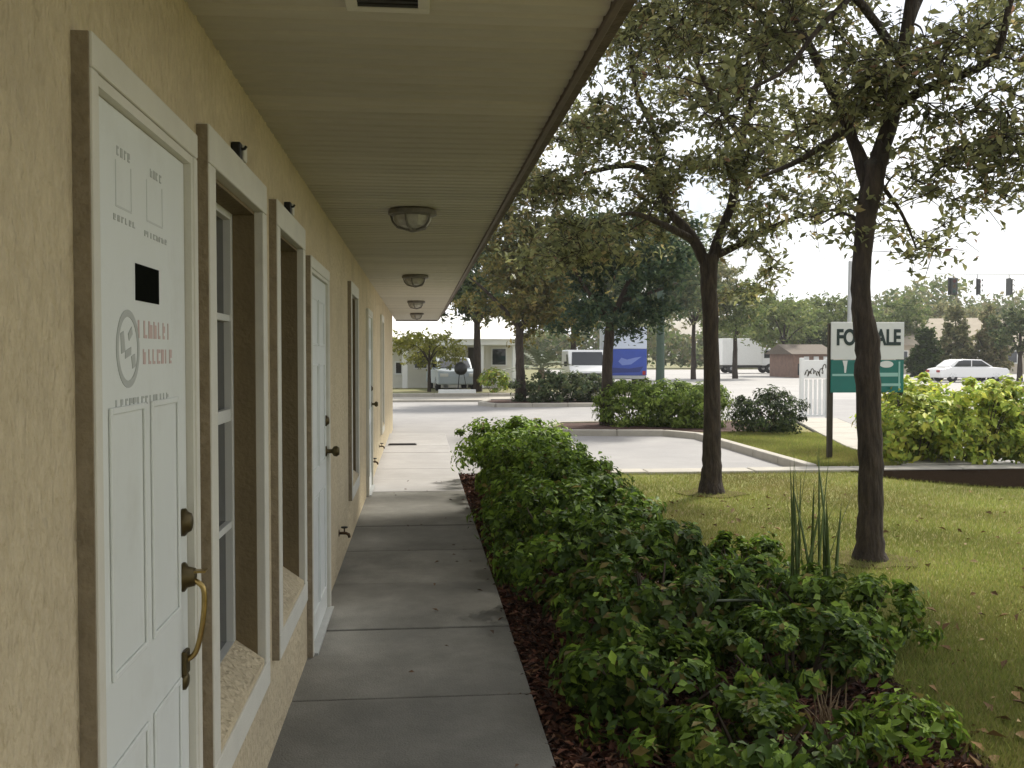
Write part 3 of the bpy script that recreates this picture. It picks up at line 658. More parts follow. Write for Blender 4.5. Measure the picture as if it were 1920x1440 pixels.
def far_tree(name, label, x, ybase, Y, ztop, rx, zlow, seed, pal, wts, n=60, ls=0.32, spray=0.8, tr=0.16, shape='round', group='trees across the street', lpc=70, lean=0.0):
    b = at(x, ybase, Y); b.z = -0.12
    top = Vector((b.x + lean, Y, ztop * 0.93)); mid = Vector((b.x + lean * .4, Y, zlow + 0.1 * (ztop - zlow)))
    limbs = [[(b, tr * 1.3), (b.lerp(mid, .5), tr), (mid, tr * .8), (mid.lerp(top, .5), tr * .5), (top, tr * .12)]]
    rr = random.Random(seed)
    for k in range(4):
        a = 2 * math.pi * k / 4 + rr.random(); e = mid + Vector((math.cos(a) * rx * .7, math.sin(a) * rx * .7, (ztop - zlow) * rr.uniform(.3, .6)))
        limbs.append([(mid, tr * .55), (mid.lerp(e, .5) + Vector((0, 0, .2)), tr * .35), (e, tr * .1)])
    H = ztop - zlow
    if shape == 'cone':
        ms = [(Vector((b.x, Y, zlow + H * (.12 + .2 * k))), (rx * (1.0, .95, .8, .55, .3)[k], rx * (1.0, .95, .8, .55, .3)[k], H * .14), int(n * (.28, .26, .22, .15, .09)[k])) for k in range(5)]
    else:
        ms = [(Vector((b.x + lean, Y, zlow + H * .55)), (rx, rx, H * .45), n // 2)]
        for k in range(5):
            a = rr.uniform(0, 6.28); ms.append((Vector((b.x + lean + math.cos(a) * rx * .6, Y + math.sin(a) * rx * .6, zlow + H * rr.uniform(.3, .8))), (rx * .5, rx * .5, H * .25), n // 10))
    return make_tree(name, label, b, limbs, ms, seed, lpc, ls, pal, wts, 'far_leaf', group, 8, spray, twigs=False)
GREEN = [(0.15, 0.20, 0.06), (0.20, 0.245, 0.08), (0.11, 0.155, 0.05), (0.25, 0.27, 0.10)]
OLIVE = [(0.21, 0.215, 0.10), (0.26, 0.25, 0.115), (0.15, 0.17, 0.08), (0.31, 0.265, 0.14)]
DARK = [(0.09, 0.12, 0.05), (0.12, 0.15, 0.065), (0.06, 0.09, 0.045), (0.16, 0.17, 0.07)]
# across the street, left to right
far_tree('broad_tree', 'dark blue-green tree overhanging the white building by the soffit end', 895, 740, 41, 7.0, 2.3, 2.4, 51, DARK, [4, 3, 4, 1], 120, .26, .7, lpc=84)
far_tree('broad_tree', 'tall dense tree rising behind the palm and white van', 1075, 720, 52, 8.6, 3.0, 2.9, 52, DARK, [3, 4, 2, 2], 100, .32, .9, lpc=84)
far_tree('broad_tree', 'dull green tree standing behind the blue truck', 1235, 715, 60, 9.5, 3.3, 3.4, 53, DARK, [3, 4, 2, 2], 90, .34, 1.0)
far_tree('broad_tree', 'grey green tree between the green pole and hedge-side oak', 1300, 710, 66, 8.6, 2.8, 3.0, 54, OLIVE, [3, 3, 4, 1], 80, .34, 1.0)
far_tree('broad_tree', 'forked street tree in front of the white box truck', 1378, 708, 68, 6.6, 2.9, 2.5, 55, GREEN, [3, 3, 3, 1], 84, .32, .9, tr=.18)
far_tree('broad_tree', 'bright green round tree right of the white box truck', 1470, 706, 76, 6.0, 3.0, 2.0, 56, GREEN, [3, 4, 2, 3], 84, .34, .9)
far_tree('broad_tree', 'largest bright green tree behind the teal sign', 1545, 704, 84, 6.6, 3.8, 2.0, 57, GREEN, [3, 4, 2, 3], 100, .38, 1.0)
far_tree('broad_tree', 'pale green tree right behind the forked lawn oak', 1660, 704, 88, 6.6, 3.4, 2.0, 58, GREEN, [3, 3, 3, 2], 80, .38, 1.0)
far_tree('broad_tree', 'dark green tree close behind the small brick shop', 1528, 704, 79, 4.7, 2.0, 1.6, 66, DARK, [3, 4, 2, 2], 70, .32, .7)
far_tree('low_tree', 'low olive tree behind the tan roof ridge', 1735, 704, 104, 7.2, 5.0, 3.0, 59, OLIVE, [3, 3, 3, 1], 80, .45, 1.2)
far_tree('conical_tree', 'small dark green conical tree left of the white car', 1733, 706, 62, 3.2, 1.05, 0.2, 61, [(0.045, 0.075, 0.015), (0.065, 0.095, 0.02), (0.03, 0.05, 0.015)], [3, 2, 2], 90, .26, .4, .10, 'cone', 'conical trees in front of the tan building', 98)
far_tree('conical_tree', 'tall olive conical tree behind the white car', 1790, 706, 64, 4.6, 1.25, 0.3, 62, OLIVE, [3, 2, 3, 1], 110, .28, .42, .12, 'cone', 'conical trees in front of the tan building', 98)
far_tree('conical_tree', 'brownish conical tree right of the tall olive one', 1855, 706, 64, 4.5, 1.35, 0.3, 63, OLIVE, [2, 3, 2, 3], 110, .28, .42, .12, 'cone', 'conical trees in front of the tan building', 98)
far_tree('broad_tree', 'dark round tree with short trunk at the right edge', 1912, 706, 60, 4.9, 1.7, 1.1, 64, DARK, [3, 4, 2, 2], 70, .26, .6)

# far belt of trees that reads as one mass
_r = np.random.default_rng(5); nb = 36000; bx_ = _r.uniform(-30, 120, nb); by_ = _r.uniform(118, 128, nb)
top_ = 5.5 + 1.6 * np.sin(bx_ * .31) + 1.1 * np.sin(bx_ * .83 + 1) + .7 * np.sin(bx_ * 1.9)
top_ += 4.2 * np.clip((bx_ - 50) / 16, 0, 1); bz_ = top_ * _r.random(nb) ** .6
tl = np.clip(pick_tint(_r, nb, OLIVE + GREEN, [2, 2, 3, 1, 2, 1, 3, 1]), .004, .9)
tag(leaf_cloud('tree_belt', np.c_[bx_, by_, bz_], _r.normal(size=(nb, 3)) + [0, -.4, .5], .75 * _r.uniform(.6, 1.3, nb), tl, _r, 'far_leaf', None, .6), 'dull green belt of far trees along the horizon', 'trees', kind='stuff')

# utility poles
pl = empty('utility_pole', (at(1238, 720, 45).x, 45, -0.1)); tag(pl, 'slim dark green pole beside the blue truck', 'pole')
MB().tube([(0, 0, 0), (0, 0, 4.5), (0.02, 0, 9)], [0.20, 0.17, 0.13], 10).build('shaft', 'pole_green', pl); MB().box((-.26, -.26, 0), (.26, .26, .12)).build('base', 'galvanised', pl)

# ================================================================== SHRUBS
SHRUB = [(0.105, 0.170, 0.022), (0.150, 0.235, 0.030), (0.055, 0.100, 0.018), (0.23, 0.33, 0.045), (0.18, 0.145, 0.045)]
def make_shrub(name, label, c, rx, ry, h, seed, nl, ls, pal, wts, group, boxy=2.0, clumps=70, m='shrub_leaf', low=0.0, cat='shrub', crad=0.13, shoots=0.15, skirt=0.2):
    rng = np.random.default_rng(seed); rr = random.Random(seed)
    root = empty(name, c); tag(root, label, cat, group)
    tb = MB()
    for k in range(9):
        a = rr.uniform(0, 6.28); q = rr.uniform(.3, .85); e = Vector((math.cos(a) * rx * q, math.sin(a) * ry * q, h * rr.uniform(.55, .9)))
        tb.tube(smooth_line([(e.x * .15, e.y * .15, -0.05), (e.x * .6, e.y * .6, e.z * .45), e], 3), [0.013, .012, .010, .009, .008, .007, .004], 5)
    tb.build('stems', 'twig', root)
    pos, nrm, tone = [], [], []
    per = nl // clumps
    for k in range(clumps):
        d = rng.normal(size=3); d[2] = (abs(d[2]) if rng.random() > skirt else -abs(d[2])) * 0.9 + rng.uniform(-.30, .12); d /= (np.abs(d) ** boxy).sum() ** (1 / boxy)
        q = rng.uniform(0.72, 1.08) if rng.random() < .8 else rng.uniform(.3, .7)
        p = np.array([d[0] * rx, d[1] * ry, max(0.06 + low, h * .46 + d[2] * h * .50)]) * [q, q, 1]
        p[2] *= (0.85 + .15 * q)
        n_out = np.array([d[0] / rx, d[1] / ry, d[2] / h + .8]); n_out /= np.linalg.norm(n_out)
        cr_ = crad * rng.uniform(.55, 1.5)
        if rng.random() < shoots: p = p * [1.03, 1.03, 1.0] + [0, 0, h * rng.uniform(.02, .12)]; cr_ *= .6
        v = rng.normal(size=(per, 3)); v /= np.linalg.norm(v, axis=1, keepdims=True)
        pp = p + v * cr_ * (rng.random((per, 1)) ** .4) * [1, 1, .8]
        pos.append(pp); nrm.append(v * .7 + n_out * .9 + rng.normal(size=(per, 3)) * .35)
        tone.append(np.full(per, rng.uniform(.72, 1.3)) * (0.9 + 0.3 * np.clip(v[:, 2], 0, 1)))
    pos = np.concatenate(pos); nrm = np.concatenate(nrm); tone = np.concatenate(tone)
    pos[:, 2] = np.maximum(pos[:, 2], 0.015)
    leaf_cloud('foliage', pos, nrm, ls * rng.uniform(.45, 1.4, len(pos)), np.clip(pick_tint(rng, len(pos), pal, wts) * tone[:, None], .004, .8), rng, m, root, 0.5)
    return root
GH = 'shrubs in the bed beside the walkway'
row = [((1.17, 12.25), .66, .62, .82, 'clipped bright green shrub at the far end of the walkway bed', [3, 4, 1.5, 5, .2], 3.0),
       ((1.25, 11.10), .62, .62, .78, 'second shrub from the far end of the walkway bed', [3, 4, 2, 4, .2], 2.6),
       ((1.22, 10.05), .62, .60, .72, 'third shrub from the far end of the walkway bed', [4, 4, 2, 3, .3], 2.2),
       ((1.20, 9.00), .64, .60, .74, 'fourth shrub from the far end, with pale new leaves', [4, 4, 2, 4, .3], 2.0),
       ((1.18, 8.00), .66, .62, .70, 'fifth shrub from the far end of the walkway bed', [4, 3, 5, 1.6, .4], 2.0),
       ((1.17, 7.00), .68, .62, .70, 'sixth shrub from the far end of the walkway bed', [4, 2.5, 5, 1.1, .5], 2.0),
       ((1.22, 6.05), .70, .60, .64, 'dark green shrub left of the spiky blade plant', [4, 2, 6, .8, .6], 2.0),
       ((1.24, 5.10), .66, .58, .52, 'low sparse shrub over brown mulch in the near bed', [4, 1.6, 6, .7, 1.4], 2.0)]
for i, (c, rx, ry, h, lb, wts, bx) in enumerate(row):
    make_shrub('shrub', lb, (c[0], c[1], -0.04), rx, ry, h, 100 + i, (5200, 5200, 5200, 5400, 5600, 5600, 5600, 4200)[i], 0.066 if i < 4 else 0.062, SHRUB, wts, GH, bx, 90 if i < 7 else 72,
               low=(.20, .18, .14, .12, .10, .08, .05, .02)[i], crad=.12 if i < 6 else .095, shoots=.12 if i < 3 else .3)
for i, (c, rx, ry, h, lb, wts, nl) in enumerate([
        ((1.84, 5.45), .42, .46, .44, 'dark low shrub around the thin wire hoop', [4, 2, 6, 1, 1], 3600),
        ((2.14, 6.35), .40, .42, .40, 'rounded low shrub behind the spiky blade plant', [4, 3, 3, 2, .5], 2400),
        ((2.34, 5.15), .44, .46, .40, 'bright low shrub on the lawn edge right of the blade plant', [4, 4, 2, 4, .3], 2800),
        ((1.76, 4.45), .54, .44, .38, 'small glossy shrub in front of the blade plant', [4, 2, 6, 1, 1.2], 4400),
        ((1.02, 4.25), .42, .42, .34, 'small near shrub beside the walkway at the bottom of the view', [4, 2, 6, 1, 1], 2600),
        ((1.30, 3.62), .46, .34, .25, 'lowest nearest leafy shrub at the bottom edge', [4, 3, 5, 2, 1], 2400),
        ((2.02, 3.85), .20, .22, .18, 'small yellow green sprig on the lawn edge near the bottom right', [3, 4, 1, 5, .6], 600)]):
    make_shrub('low_shrub', lb, (c[0], c[1], -0.04), rx, ry, h, 140 + i, nl, 0.060, SHRUB, wts, 'low shrubs at the front of the bed', 2.0, 44, crad=0.085, shoots=.3)
# dry tan tuft and a thin hoop in the near bed
mat('straw', (0.30, 0.21, 0.12), 0.8, 0.4, 8)
dt = empty('dry_tuft', (1.72, 3.92, -0.04)); tag(dt, 'small tuft of dry tan straw among the nearest shrubs', 'plant')
rd_ = random.Random(9)
for k in range(26):
    a = rd_.uniform(0, 6.28); L = rd_.uniform(.12, .26); sp_ = rd_.uniform(.02, .12); b0 = Vector((rd_.gauss(0, .03), rd_.gauss(0, .03), 0))
    MB().tube([b0, b0 + Vector((math.cos(a) * sp_ * .4, math.sin(a) * sp_ * .4, L * .6)), b0 + Vector((math.cos(a) * sp_, math.sin(a) * sp_, L))], [.005, .004, .001], 4).build('straw', 'straw', dt)
mat('hoop_metal', (0.13, 0.15, 0.10), 0.6, 0.3, 20)
hp = empty('wire_hoop', (1.62, 4.95, -0.04)); tag(hp, 'thin grey green wire hoop standing in the near shrubs', 'hoop')
MB().tube(smooth_line([(-.19, 0, 0), (-.195, 0, .30), (-.17, 0, .345), (0, .01, .35), (.17, 0, .345), (.20, 0, .31), (.20, 0, 0)], 4), .007, 6).build('wire', 'hoop_metal', hp, smooth=True)

# spiky blade plant
bp = empty('blade_plant', (2.33, 5.60, -0.04)); tag(bp, 'clump of tall upright dark green blades beside the lawn', 'plant')
rb = random.Random(8)
for k in range(20):
    a = rb.uniform(0, 6.28); lean = rb.uniform(.02, .16) if k > 2 else .26; hgt = rb.uniform(.70, 1.18); tw = rb.uniform(-.5, .5)
    if k == 0: a, lean, hgt = 0.2, .30, .90
    m = MB(); wv = rb.uniform(.009, .014); o0 = Vector((rb.gauss(0, .07), rb.gauss(0, .06), 0)); vs = []
    for j in range(8):
        t = j / 7; p = o0 + Vector((math.cos(a) * lean * t ** 1.6, math.sin(a) * lean * t ** 1.6, hgt * t)); wd = wv * (1 - t ** 3) + .001
        s = Vector((math.cos(tw + a + 1.2), math.sin(tw + a + 1.2), 0)) * wd; nn = Vector((-s.y, s.x, 0)).normalized() * wd * .35
        vs += [p - s, p + nn, p + s, p - nn * .4]
    fs = []
    for j in range(7):
        for q in range(4): fs.append((j * 4 + q, j * 4 + (q + 1) % 4, j * 4 + 4 + (q + 1) % 4, j * 4 + 4 + q))
    m.add(vs, fs); m.build('blade', 'blade_green' if 'blade_green' in MATS else None, bp, smooth=True).data.materials.append(
        MATS.get('blade_green') or mat('blade_green', (0.12, 0.175, 0.05), 0.45, 0.35, 6, stretch=(1, 1, .2)))

# hedges and shrubs on the islands
HEDGE = [(0.12, 0.18, 0.03), (0.18, 0.25, 0.045), (0.07, 0.11, 0.025), (0.25, 0.32, 0.07)]
for i, (x0, Y, rx, h, lb) in enumerate([(1190, 21.6, .78, .98, 'clipped island hedge shrub beside the slim tree trunk'), (1250, 21.3, .75, 1.0, 'middle clipped shrub of the island hedge'), (1305, 21.0, .70, .96, 'island hedge shrub partly behind the oak trunk')]):
    p = at(x0, 800, Y); make_shrub('hedge_shrub', lb, (p.x, Y, 0.0), rx, .6, h, 170 + i, 5600, 0.085, HEDGE, [3, 4, 2, 3], 'clipped shrubs on the parking island', 3.2, 130, 'far_leaf', crad=.16, shoots=.05, skirt=.4)
p = at(1438, 800, 19.2); make_shrub('round_shrub', 'rounded dark shrub on the grass island left of the sign post', (p.x, 19.2, 0.0), .66, .6, .88, 175, 4600, 0.08, [(0.06, 0.085, 0.03), (0.085, 0.11, 0.04), (0.035, 0.05, 0.025)], [3, 2, 3], None, 2.4, 60, 'far_leaf', crad=.18, shoots=.05, skirt=.4)
for i, (x0, Y, rx, h, lb) in enumerate([(1010, 33.2, 1.0, 1.0, 'dark low shrub right of the far island tree'), (1065, 33.0, .95, 1.0, 'dark low shrub in the middle of the far island'), (1115, 32.8, .9, .9, 'speckled low shrub at the right of the far island')]):
    p = at(x0, 760, Y); make_shrub('island_shrub', lb, (p.x, Y, 0.0), rx, .8, h, 180 + i, 2200, 0.13, DARK, [3, 3, 3, 1], 'low shrubs on the far island', 2.2, 50, 'far_leaf', crad=.22, skirt=.4)
YELLOW = [(0.31, 0.40, 0.065), (0.42, 0.50, 0.08), (0.17, 0.25, 0.045), (0.52, 0.53, 0.09), (0.32, 0.28, 0.08)]
for i, (x, Y, rx, h, lb) in enumerate([(7.42, 13.95, .70, 1.02, 'sunlit yellow green bush just right of the forked oak trunk'), (8.35, 13.95, .80, 1.16, 'large sunlit yellow green bush at the right edge'),
                                       (9.3, 14.2, .9, 1.25, 'yellow green bush cut off by the right edge'), (8.0, 15.1, .75, 1.22, 'yellow green bush tucked behind the sunlit pair')]):
    make_shrub('sunlit_bush', lb, (x, Y, 0.0), rx, .62, h, 190 + i, 4400, 0.115, YELLOW, [3, 4, 2, 3, .6], 'sunlit bushes beyond the lawn', 2.4, 90, 'shrub_leaf', crad=.19, shoots=.25, skirt=.35)
p = at(925, 738, 40); make_shrub('fern_shrub', 'small yellow green shrub in front of the white building', (p.x, 40, .03), .62, .5, .95, 201, 900, .16, YELLOW, [3, 2, 4, 1, 2], None, 2, 30, 'far_leaf', crad=.22)
far_tree('small_tree', 'yellow green weeping tree in front of the white building', 805, 738, 41, 2.45, 1.5, 1.15, 202, [(0.25, 0.26, 0.06), (0.31, 0.30, 0.08), (0.18, 0.19, 0.05)], [3, 2, 2], 40, .18, .5, .07, group=None, lpc=56)

# spiky palm on the far island
pp = at(1015, 745, 35.5); pb = empty('palm', (pp.x, 35.5, 0.0)); tag(pb, 'grey green spiky palm between the far island tree and white van', 'palm')
MB().tube([(0, 0, -.1), (.02, 0, .5), (0, 0, 1.05)], [.16, .14, .12], 10).build('trunk', 'palm_bark', pb)
mat('frond_green', (0.16, 0.19, 0.11), 0.6, 0.3, 5)
rp = random.Random(17)
for k in range(26):
    a = 2 * math.pi * k / 26 + rp.uniform(-.2, .2); el = rp.uniform(.1, 1.35); L = rp.uniform(1.2, 1.9); m = MB()
    u = Vector((math.cos(a) * math.cos(el), math.sin(a) * math.cos(el), math.sin(el))); s = Vector((-math.sin(a), math.cos(a), 0))
    P = [Vector((0, 0, 1.05)) + u * (L * t) - Vector((0, 0, .35 * L * t * t)) for t in (0, .25, .5, .75, 1)]
    m.tube(P, [.012, .01, .008, .006, .003], 4)
    nr = 9
    for j in range(2, nr + 1):
        t = j / nr; q = P[0] + u * (L * t) - Vector((0, 0, .35 * L * t * t))
        for sg in (-1, 1):
            e = q + s * sg * .26 * math.sin(math.pi * (t * .8 + .15)) + u * .16 - Vector((0, 0, .05)); w_ = u * .04
            m.add([q - w_, q + w_, e], [(0, 1, 2)])
    m.build('frond', 'frond_green', pb)

# ================================================================== GRASS, MULCH, LITTER
rng = np.random.default_rng(77)
def inside(x, y, poly):
    c = np.zeros(len(x), bool); n = len(poly); j = n - 1
    for i in range(n):
        xi, yi = poly[i]; xj, yj = poly[j]
        c ^= ((yi > y) != (yj > y)) & (x < (xj - xi) * (y - yi) / (yj - yi + 1e-12) + xi); j = i
    return c
def blades(name, label, poly, n, z, hmin, hmax, wd, pal, wts, dens=None, hole=None):
    P = np.array(poly); lo, hi = P.min(0), P.max(0)
    q = rng.uniform(lo, hi, (n, 2)) if dens is None else dens(n)
    q = q[inside(q[:, 0], q[:, 1], poly)]
    if hole: q = q[~inside(q[:, 0], q[:, 1], hole)]
    n = len(q)
    a = rng.uniform(0, 6.283, n); h = rng.uniform(hmin, hmax, n); b = rng.uniform(0, 6.283, n); ln = rng.uniform(.2, .9, n) * h
    base = np.c_[q, np.full(n, z)]; s = np.c_[np.cos(a), np.sin(a), np.zeros(n)] * wd * rng.uniform(.6, 1.3, (n, 1))
    tip = base + np.c_[np.cos(b) * ln, np.sin(b) * ln, h]
    V = np.stack([base - s, base + s, tip], 1).reshape(-1, 3); F = np.arange(3 * n).reshape(-1, 3)
    patch = 0.85 + .25 * np.sin(q[:, 0] * 2.1 + 1.3 * np.sin(q[:, 1] * 1.4)) * np.sin(q[:, 1] * 1.7 + q[:, 0] * .6)
    dry = np.clip(np.sin(q[:, 0] * 1.3 + 2) * np.cos(q[:, 1] * .9 + q[:, 0] * .5) + rng.normal(0, .35, n), 0, 1)[:, None]
    t = pick_tint(rng, n, pal, wts) * patch[:, None]; t = t * (1 - .45 * dry) + np.array([0.25, 0.19, 0.075]) * .45 * dry
    o = npmesh(name, V, F, np.repeat(np.clip(t, .01, .8), 3, 0), 'grass_blade'); tag(o, label, 'grass', kind='stuff'); return o
GP = [(0.275, 0.315, 0.075), (0.325, 0.35, 0.085), (0.225, 0.275, 0.065), (0.39, 0.34, 0.13)]
def near_dens(n):
    Yv = 3.3 + (13 - 3.3) * rng.random(n) ** 1.35; return np.c_[rng.uniform(1.7, 1.0 + .78 * Yv, n), Yv]
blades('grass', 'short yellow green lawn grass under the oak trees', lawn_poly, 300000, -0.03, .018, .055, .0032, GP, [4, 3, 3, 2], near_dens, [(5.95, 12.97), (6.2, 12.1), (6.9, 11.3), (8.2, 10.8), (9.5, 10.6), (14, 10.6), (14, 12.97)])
blades('island_grass', 'short yellow green grass on the island around the sign post', [(5.7, 13.45), (5.7, 19.2), (7.4, 19.6), (8.0, 19.0), (7.3, 16.2), (6.9, 13.45)], 60000, -0.005, .03, .07, .007, GP, [3, 4, 2, 2])

def litter(name, label, n, xy, z, L, pal, wts, m='litter', asp=.3, cat='mulch', up=2.2):
    pos = np.c_[xy, z + rng.uniform(.002, .03, len(xy))]; nrm = rng.normal(size=(len(xy), 3)) + [0, 0, up]
    o = leaf_cloud(name, pos, nrm, L * rng.uniform(.5, 1.5, len(xy)), pick_tint(rng, len(xy), pal, wts, .35), rng, m, None, asp, .25)
    tag(o, label, cat, kind='stuff'); return o
n = 26000; yv = 3.2 + 10 * rng.random(n) ** 1.5; xv = WALK_R + .01 + (np.interp(yv, [3.2, 5, 6.6, 8.5, 13], [2.2, 2.38, 2.2, 1.95, 1.9]) - WALK_R) * rng.random(n) ** 1.3
litter('mulch_chips', 'reddish brown bark mulch chips along the walkway edge', n, np.c_[xv, yv], -0.035, .055, [(0.17, 0.072, 0.044), (0.10, 0.045, 0.030), (0.22, 0.12, 0.07), (0.05, 0.028, 0.02)], [3, 4, 1.5, 4])
n = 420; yv = 3.3 + 7.5 * rng.random(n) ** 1.8; xv = 2.1 + (.5 * yv) * rng.random(n) ** 1.4
litter('fallen_leaves', 'scattered dry brown oak leaves on the lawn', n, np.c_[xv, yv], -0.015, .06, [(0.20, 0.125, 0.055), (0.13, 0.075, 0.035), (0.28, 0.20, 0.10)], [3, 3, 2], cat='leaves', asp=.5)
n = 60; yv = 3.6 + 9 * rng.random(n); xv = WALK_R - .9 * rng.random(n) ** 2.5
litter('walkway_leaves', 'few tiny dry leaf bits along the walkway edge', n, np.c_[xv, yv], 0.0, .035, [(0.12, 0.07, 0.04), (0.07, 0.045, 0.03)], [1, 1], cat='leaves', asp=.5, up=6)

# ================================================================== SIGNS
def text_mesh(txt, size, name, m, parent, loc, depth=.004, sx=1.0):
    cu = bpy.data.curves.new('t', 'FONT'); cu.body = txt; cu.size = size; cu.extrude = depth; cu.align_x = 'CENTER'; cu.align_y = 'CENTER'; cu.offset = size * .035
    to = bpy.data.objects.new('t', cu); COL.objects.link(to); dg = bpy.context.evaluated_depsgraph_get(); dg.update()
    me = bpy.data.meshes.new_from_object(to.evaluated_get(dg)); bpy.data.objects.remove(to); me.name = name
    me.materials.clear(); me.transform(Matrix.Rotation(math.pi / 2, 4, 'X') @ Matrix.Diagonal((sx, 1, 1, 1)))
    return link(name, me, m, parent, 0, loc)
sp = G(1556, 862, 0.0); Ys = sp.y
sg = empty('sale_sign', (sp.x, Ys, 0)); tag(sg, 'white and teal sale sign on dark posts behind the forked oak', 'sign')
def sz(y): return at(1556, y, Ys).z
SW = at(1692, 640, Ys).x - sp.x
MB().box((-.045, -.03, -.1), (.03, .04, sz(606))).build('post', 'post_dark', sg, bevel=.006); MB().box((SW - .06, -.03, -.1), (SW + .01, .04, sz(640))).build('post', 'post_dark', sg, bevel=.006)
MB().box((-.02, -.055, sz(674)), (SW, -.032, sz(604))).build('upper_board', 'sign_white', sg, bevel=.004)
text_mesh('FOR SALE', .33, 'lettering', 'sign_ink', sg, (SW / 2, -.058, sz(634)), sx=.72)
lb_ = MB().box((-.02, -.055, sz(736)), (SW, -.032, sz(675))).build('lower_board', 'sign_teal', sg, bevel=.004)
MB().lathe([(.095, -.0), (.095, .004)], (0, 0, 0), 20, 'y').build('oval_mark', 'sign_white', lb_, loc=(SW - .28, -.062, sz(683))).scale = (1.15, 1, .55)
MB().box((.0, -.0585, sz(705)), (SW * .45, -.0555, sz(701))).build('pale_stripe', 'sign_pale', lb_); MB().box((SW * .62, -.0585, sz(706)), (SW - .09, -.0555, sz(699))).build('pale_stripe', 'sign_pale', lb_)
MB().box((SW * .60, -.0585, sz(724)), (SW - .05, -.0555, sz(719))).build('pale_stripe', 'sign_pale', lb_); MB().box((SW - .085, -.059, sz(732)), (SW - .06, -.0555, sz(678))).build('pale_stripe', 'sign_pale', lb_)
MB().profile([(.16, sz(676)), (.24, sz(676)), (.225, sz(688)), (.215, sz(699)), (.19, sz(699)), (.185, sz(688))], 'y', -.0585, -.0555).build('mark', 'sign_white', lb_)

# white slatted sign frame past the sidewalk
fp = at(1527, 785, 25.0); wf = empty('slatted_frame', (fp.x, 25.0, -0.1)); tag(wf, 'white slatted frame with dark script marks left of the sign post', 'sign')
for xk in (-.36, .36): MB().box((xk - .05, -.05, 0), (xk + .05, .05, 1.62)).build('post', 'white_paint', wf, bevel=.01)
for k in range(5): MB().box((-.27 + k * .125, -.02, .12), (-.20 + k * .125, .02, 1.05)).build('slat', 'white_paint', wf, bevel=.005)
MB().box((-.31, -.03, 1.08), (.31, .03, 1.56)).build('board', 'white_paint', wf, bevel=.008); MB().box((-.31, -.025, .06), (.31, .025, .118)).build('bottom_rail', 'white_paint', wf, bevel=.005)
rk = random.Random(4)
for k in range(7):
    cx, cz_ = -.24 + .08 * k, 1.18 + .22 * rk.random(); pts = [(cx + .05 * math.cos(t * .9 + k), -.036, cz_ + .07 * math.sin(t * 1.3 + k * 2)) for t in range(6)]
    MB().tube(smooth_line(pts, 3), .011, 5).build('script_mark', 'post_dark', wf)

# traffic signals on a span wire
pA = Vector((at(1593, 600, 58).x, 58, -.1)); st = empty('signal_pole', pA); tag(st, 'tall grey steel pole rising behind the sale sign', 'pole')
MB().tube([(0, 0, 0), (0, 0, 7.4)], [.16, .11], 10).build('shaft', 'galvanised', st); MB().lathe([(.26, 0), (.26, .1), (.17, .16)], (0, 0, 0), 12).build('base', 'galvanised', st); MB().lathe([(.12, 7.4), (.09, 7.48), (.02, 7.52)], (0, 0, 0), 10).build('cap', 'galvanised', st)
wr = MB(); A_ = pA + Vector((0, 0, 7.1)); B_ = Vector((at(2100, 500, 58).x, 58, 7.0)); wr.tube([A_.lerp(B_, t) - Vector((0, 0, 1.6 * t * (1 - t))) for t in [k / 12 for k in range(13)]], .012, 4)
tag(wr.build('span_wire', 'black_metal'), 'thin dark wire carrying the hanging traffic signals', 'wire')
p2 = empty('signal_pole', Vector((B_.x, 58, -.1))); tag(p2, 'grey steel pole beyond the right edge holding the signal wire', 'pole')
MB().tube([(0, 0, 0), (0, 0, 7.4)], [.16, .11], 10).build('shaft', 'galvanised', p2)
for i, (x_, rz, lb) in enumerate([(1787, 0.0, 'dark traffic signal hanging left of the others, seen face on'), (1833, 0.9, 'faint middle traffic signal turned aside on the wire'), (1892, 1.45, 'narrow traffic signal seen from its side near the right edge')]):
    X_ = at(x_, 525, 58).x; t = (X_ - A_.x) / (B_.x - A_.x); zw = A_.lerp(B_, t).z - 1.6 * t * (1 - t)
    s_ = empty('traffic_signal', (X_, 58, zw), rz); tag(s_, lb, 'traffic light', 'traffic signals on the wire')
    MB().tube([(0, 0, 0), (0, 0, -.22)], .02, 6).build('hanger', 'black_metal', s_)
    MB().box((-.32, .02, -1.30), (.32, .045, -.22)).build('backplate', 'signal_dark', s_, bevel=.01)
    MB().box((-.17, -.16, -1.24), (.17, .019, -.28)).build('housing', 'signal_dark', s_, bevel=.02)
    for k, lm in enumerate(('lens_red', 'lens_amber', 'lens_green')):
        zc = -.44 - .32 * k; MB().lathe([(.12, -.001), (.10, -.02), (.03, -.03)], (0, -.161, zc), 12, 'y').build('lens', lm, s_)
        MB().tube([(-.14, -.27, zc + .02), (-.10, -.27, zc + .11), (0, -.27, zc + .15), (.10, -.27, zc + .11), (.14, -.27, zc + .02)], .02, 4).build('visor', 'signal_dark', s_)

# ================================================================== VEHICLES
def wheel(par, x, y, r, wdt):
    o = MB().lathe([(r * .62, -wdt / 2), (r * .95, -wdt / 2), (r, -wdt * .3), (r, wdt * .3), (r * .95, wdt / 2), (r * .62, wdt / 2)], (0, 0, 0), 18, 'x').build('wheel', 'tyre', par, loc=(x, y, r))
    for sgn in (-1, 1): MB().lathe([(r * .60, sgn * (wdt / 2 - .03)), (r * .45, sgn * (wdt / 2 - .005)), (r * .15, sgn * (wdt / 2 + .01))], (0, 0, 0), 12, 'x').build('hub', 'rim', o)
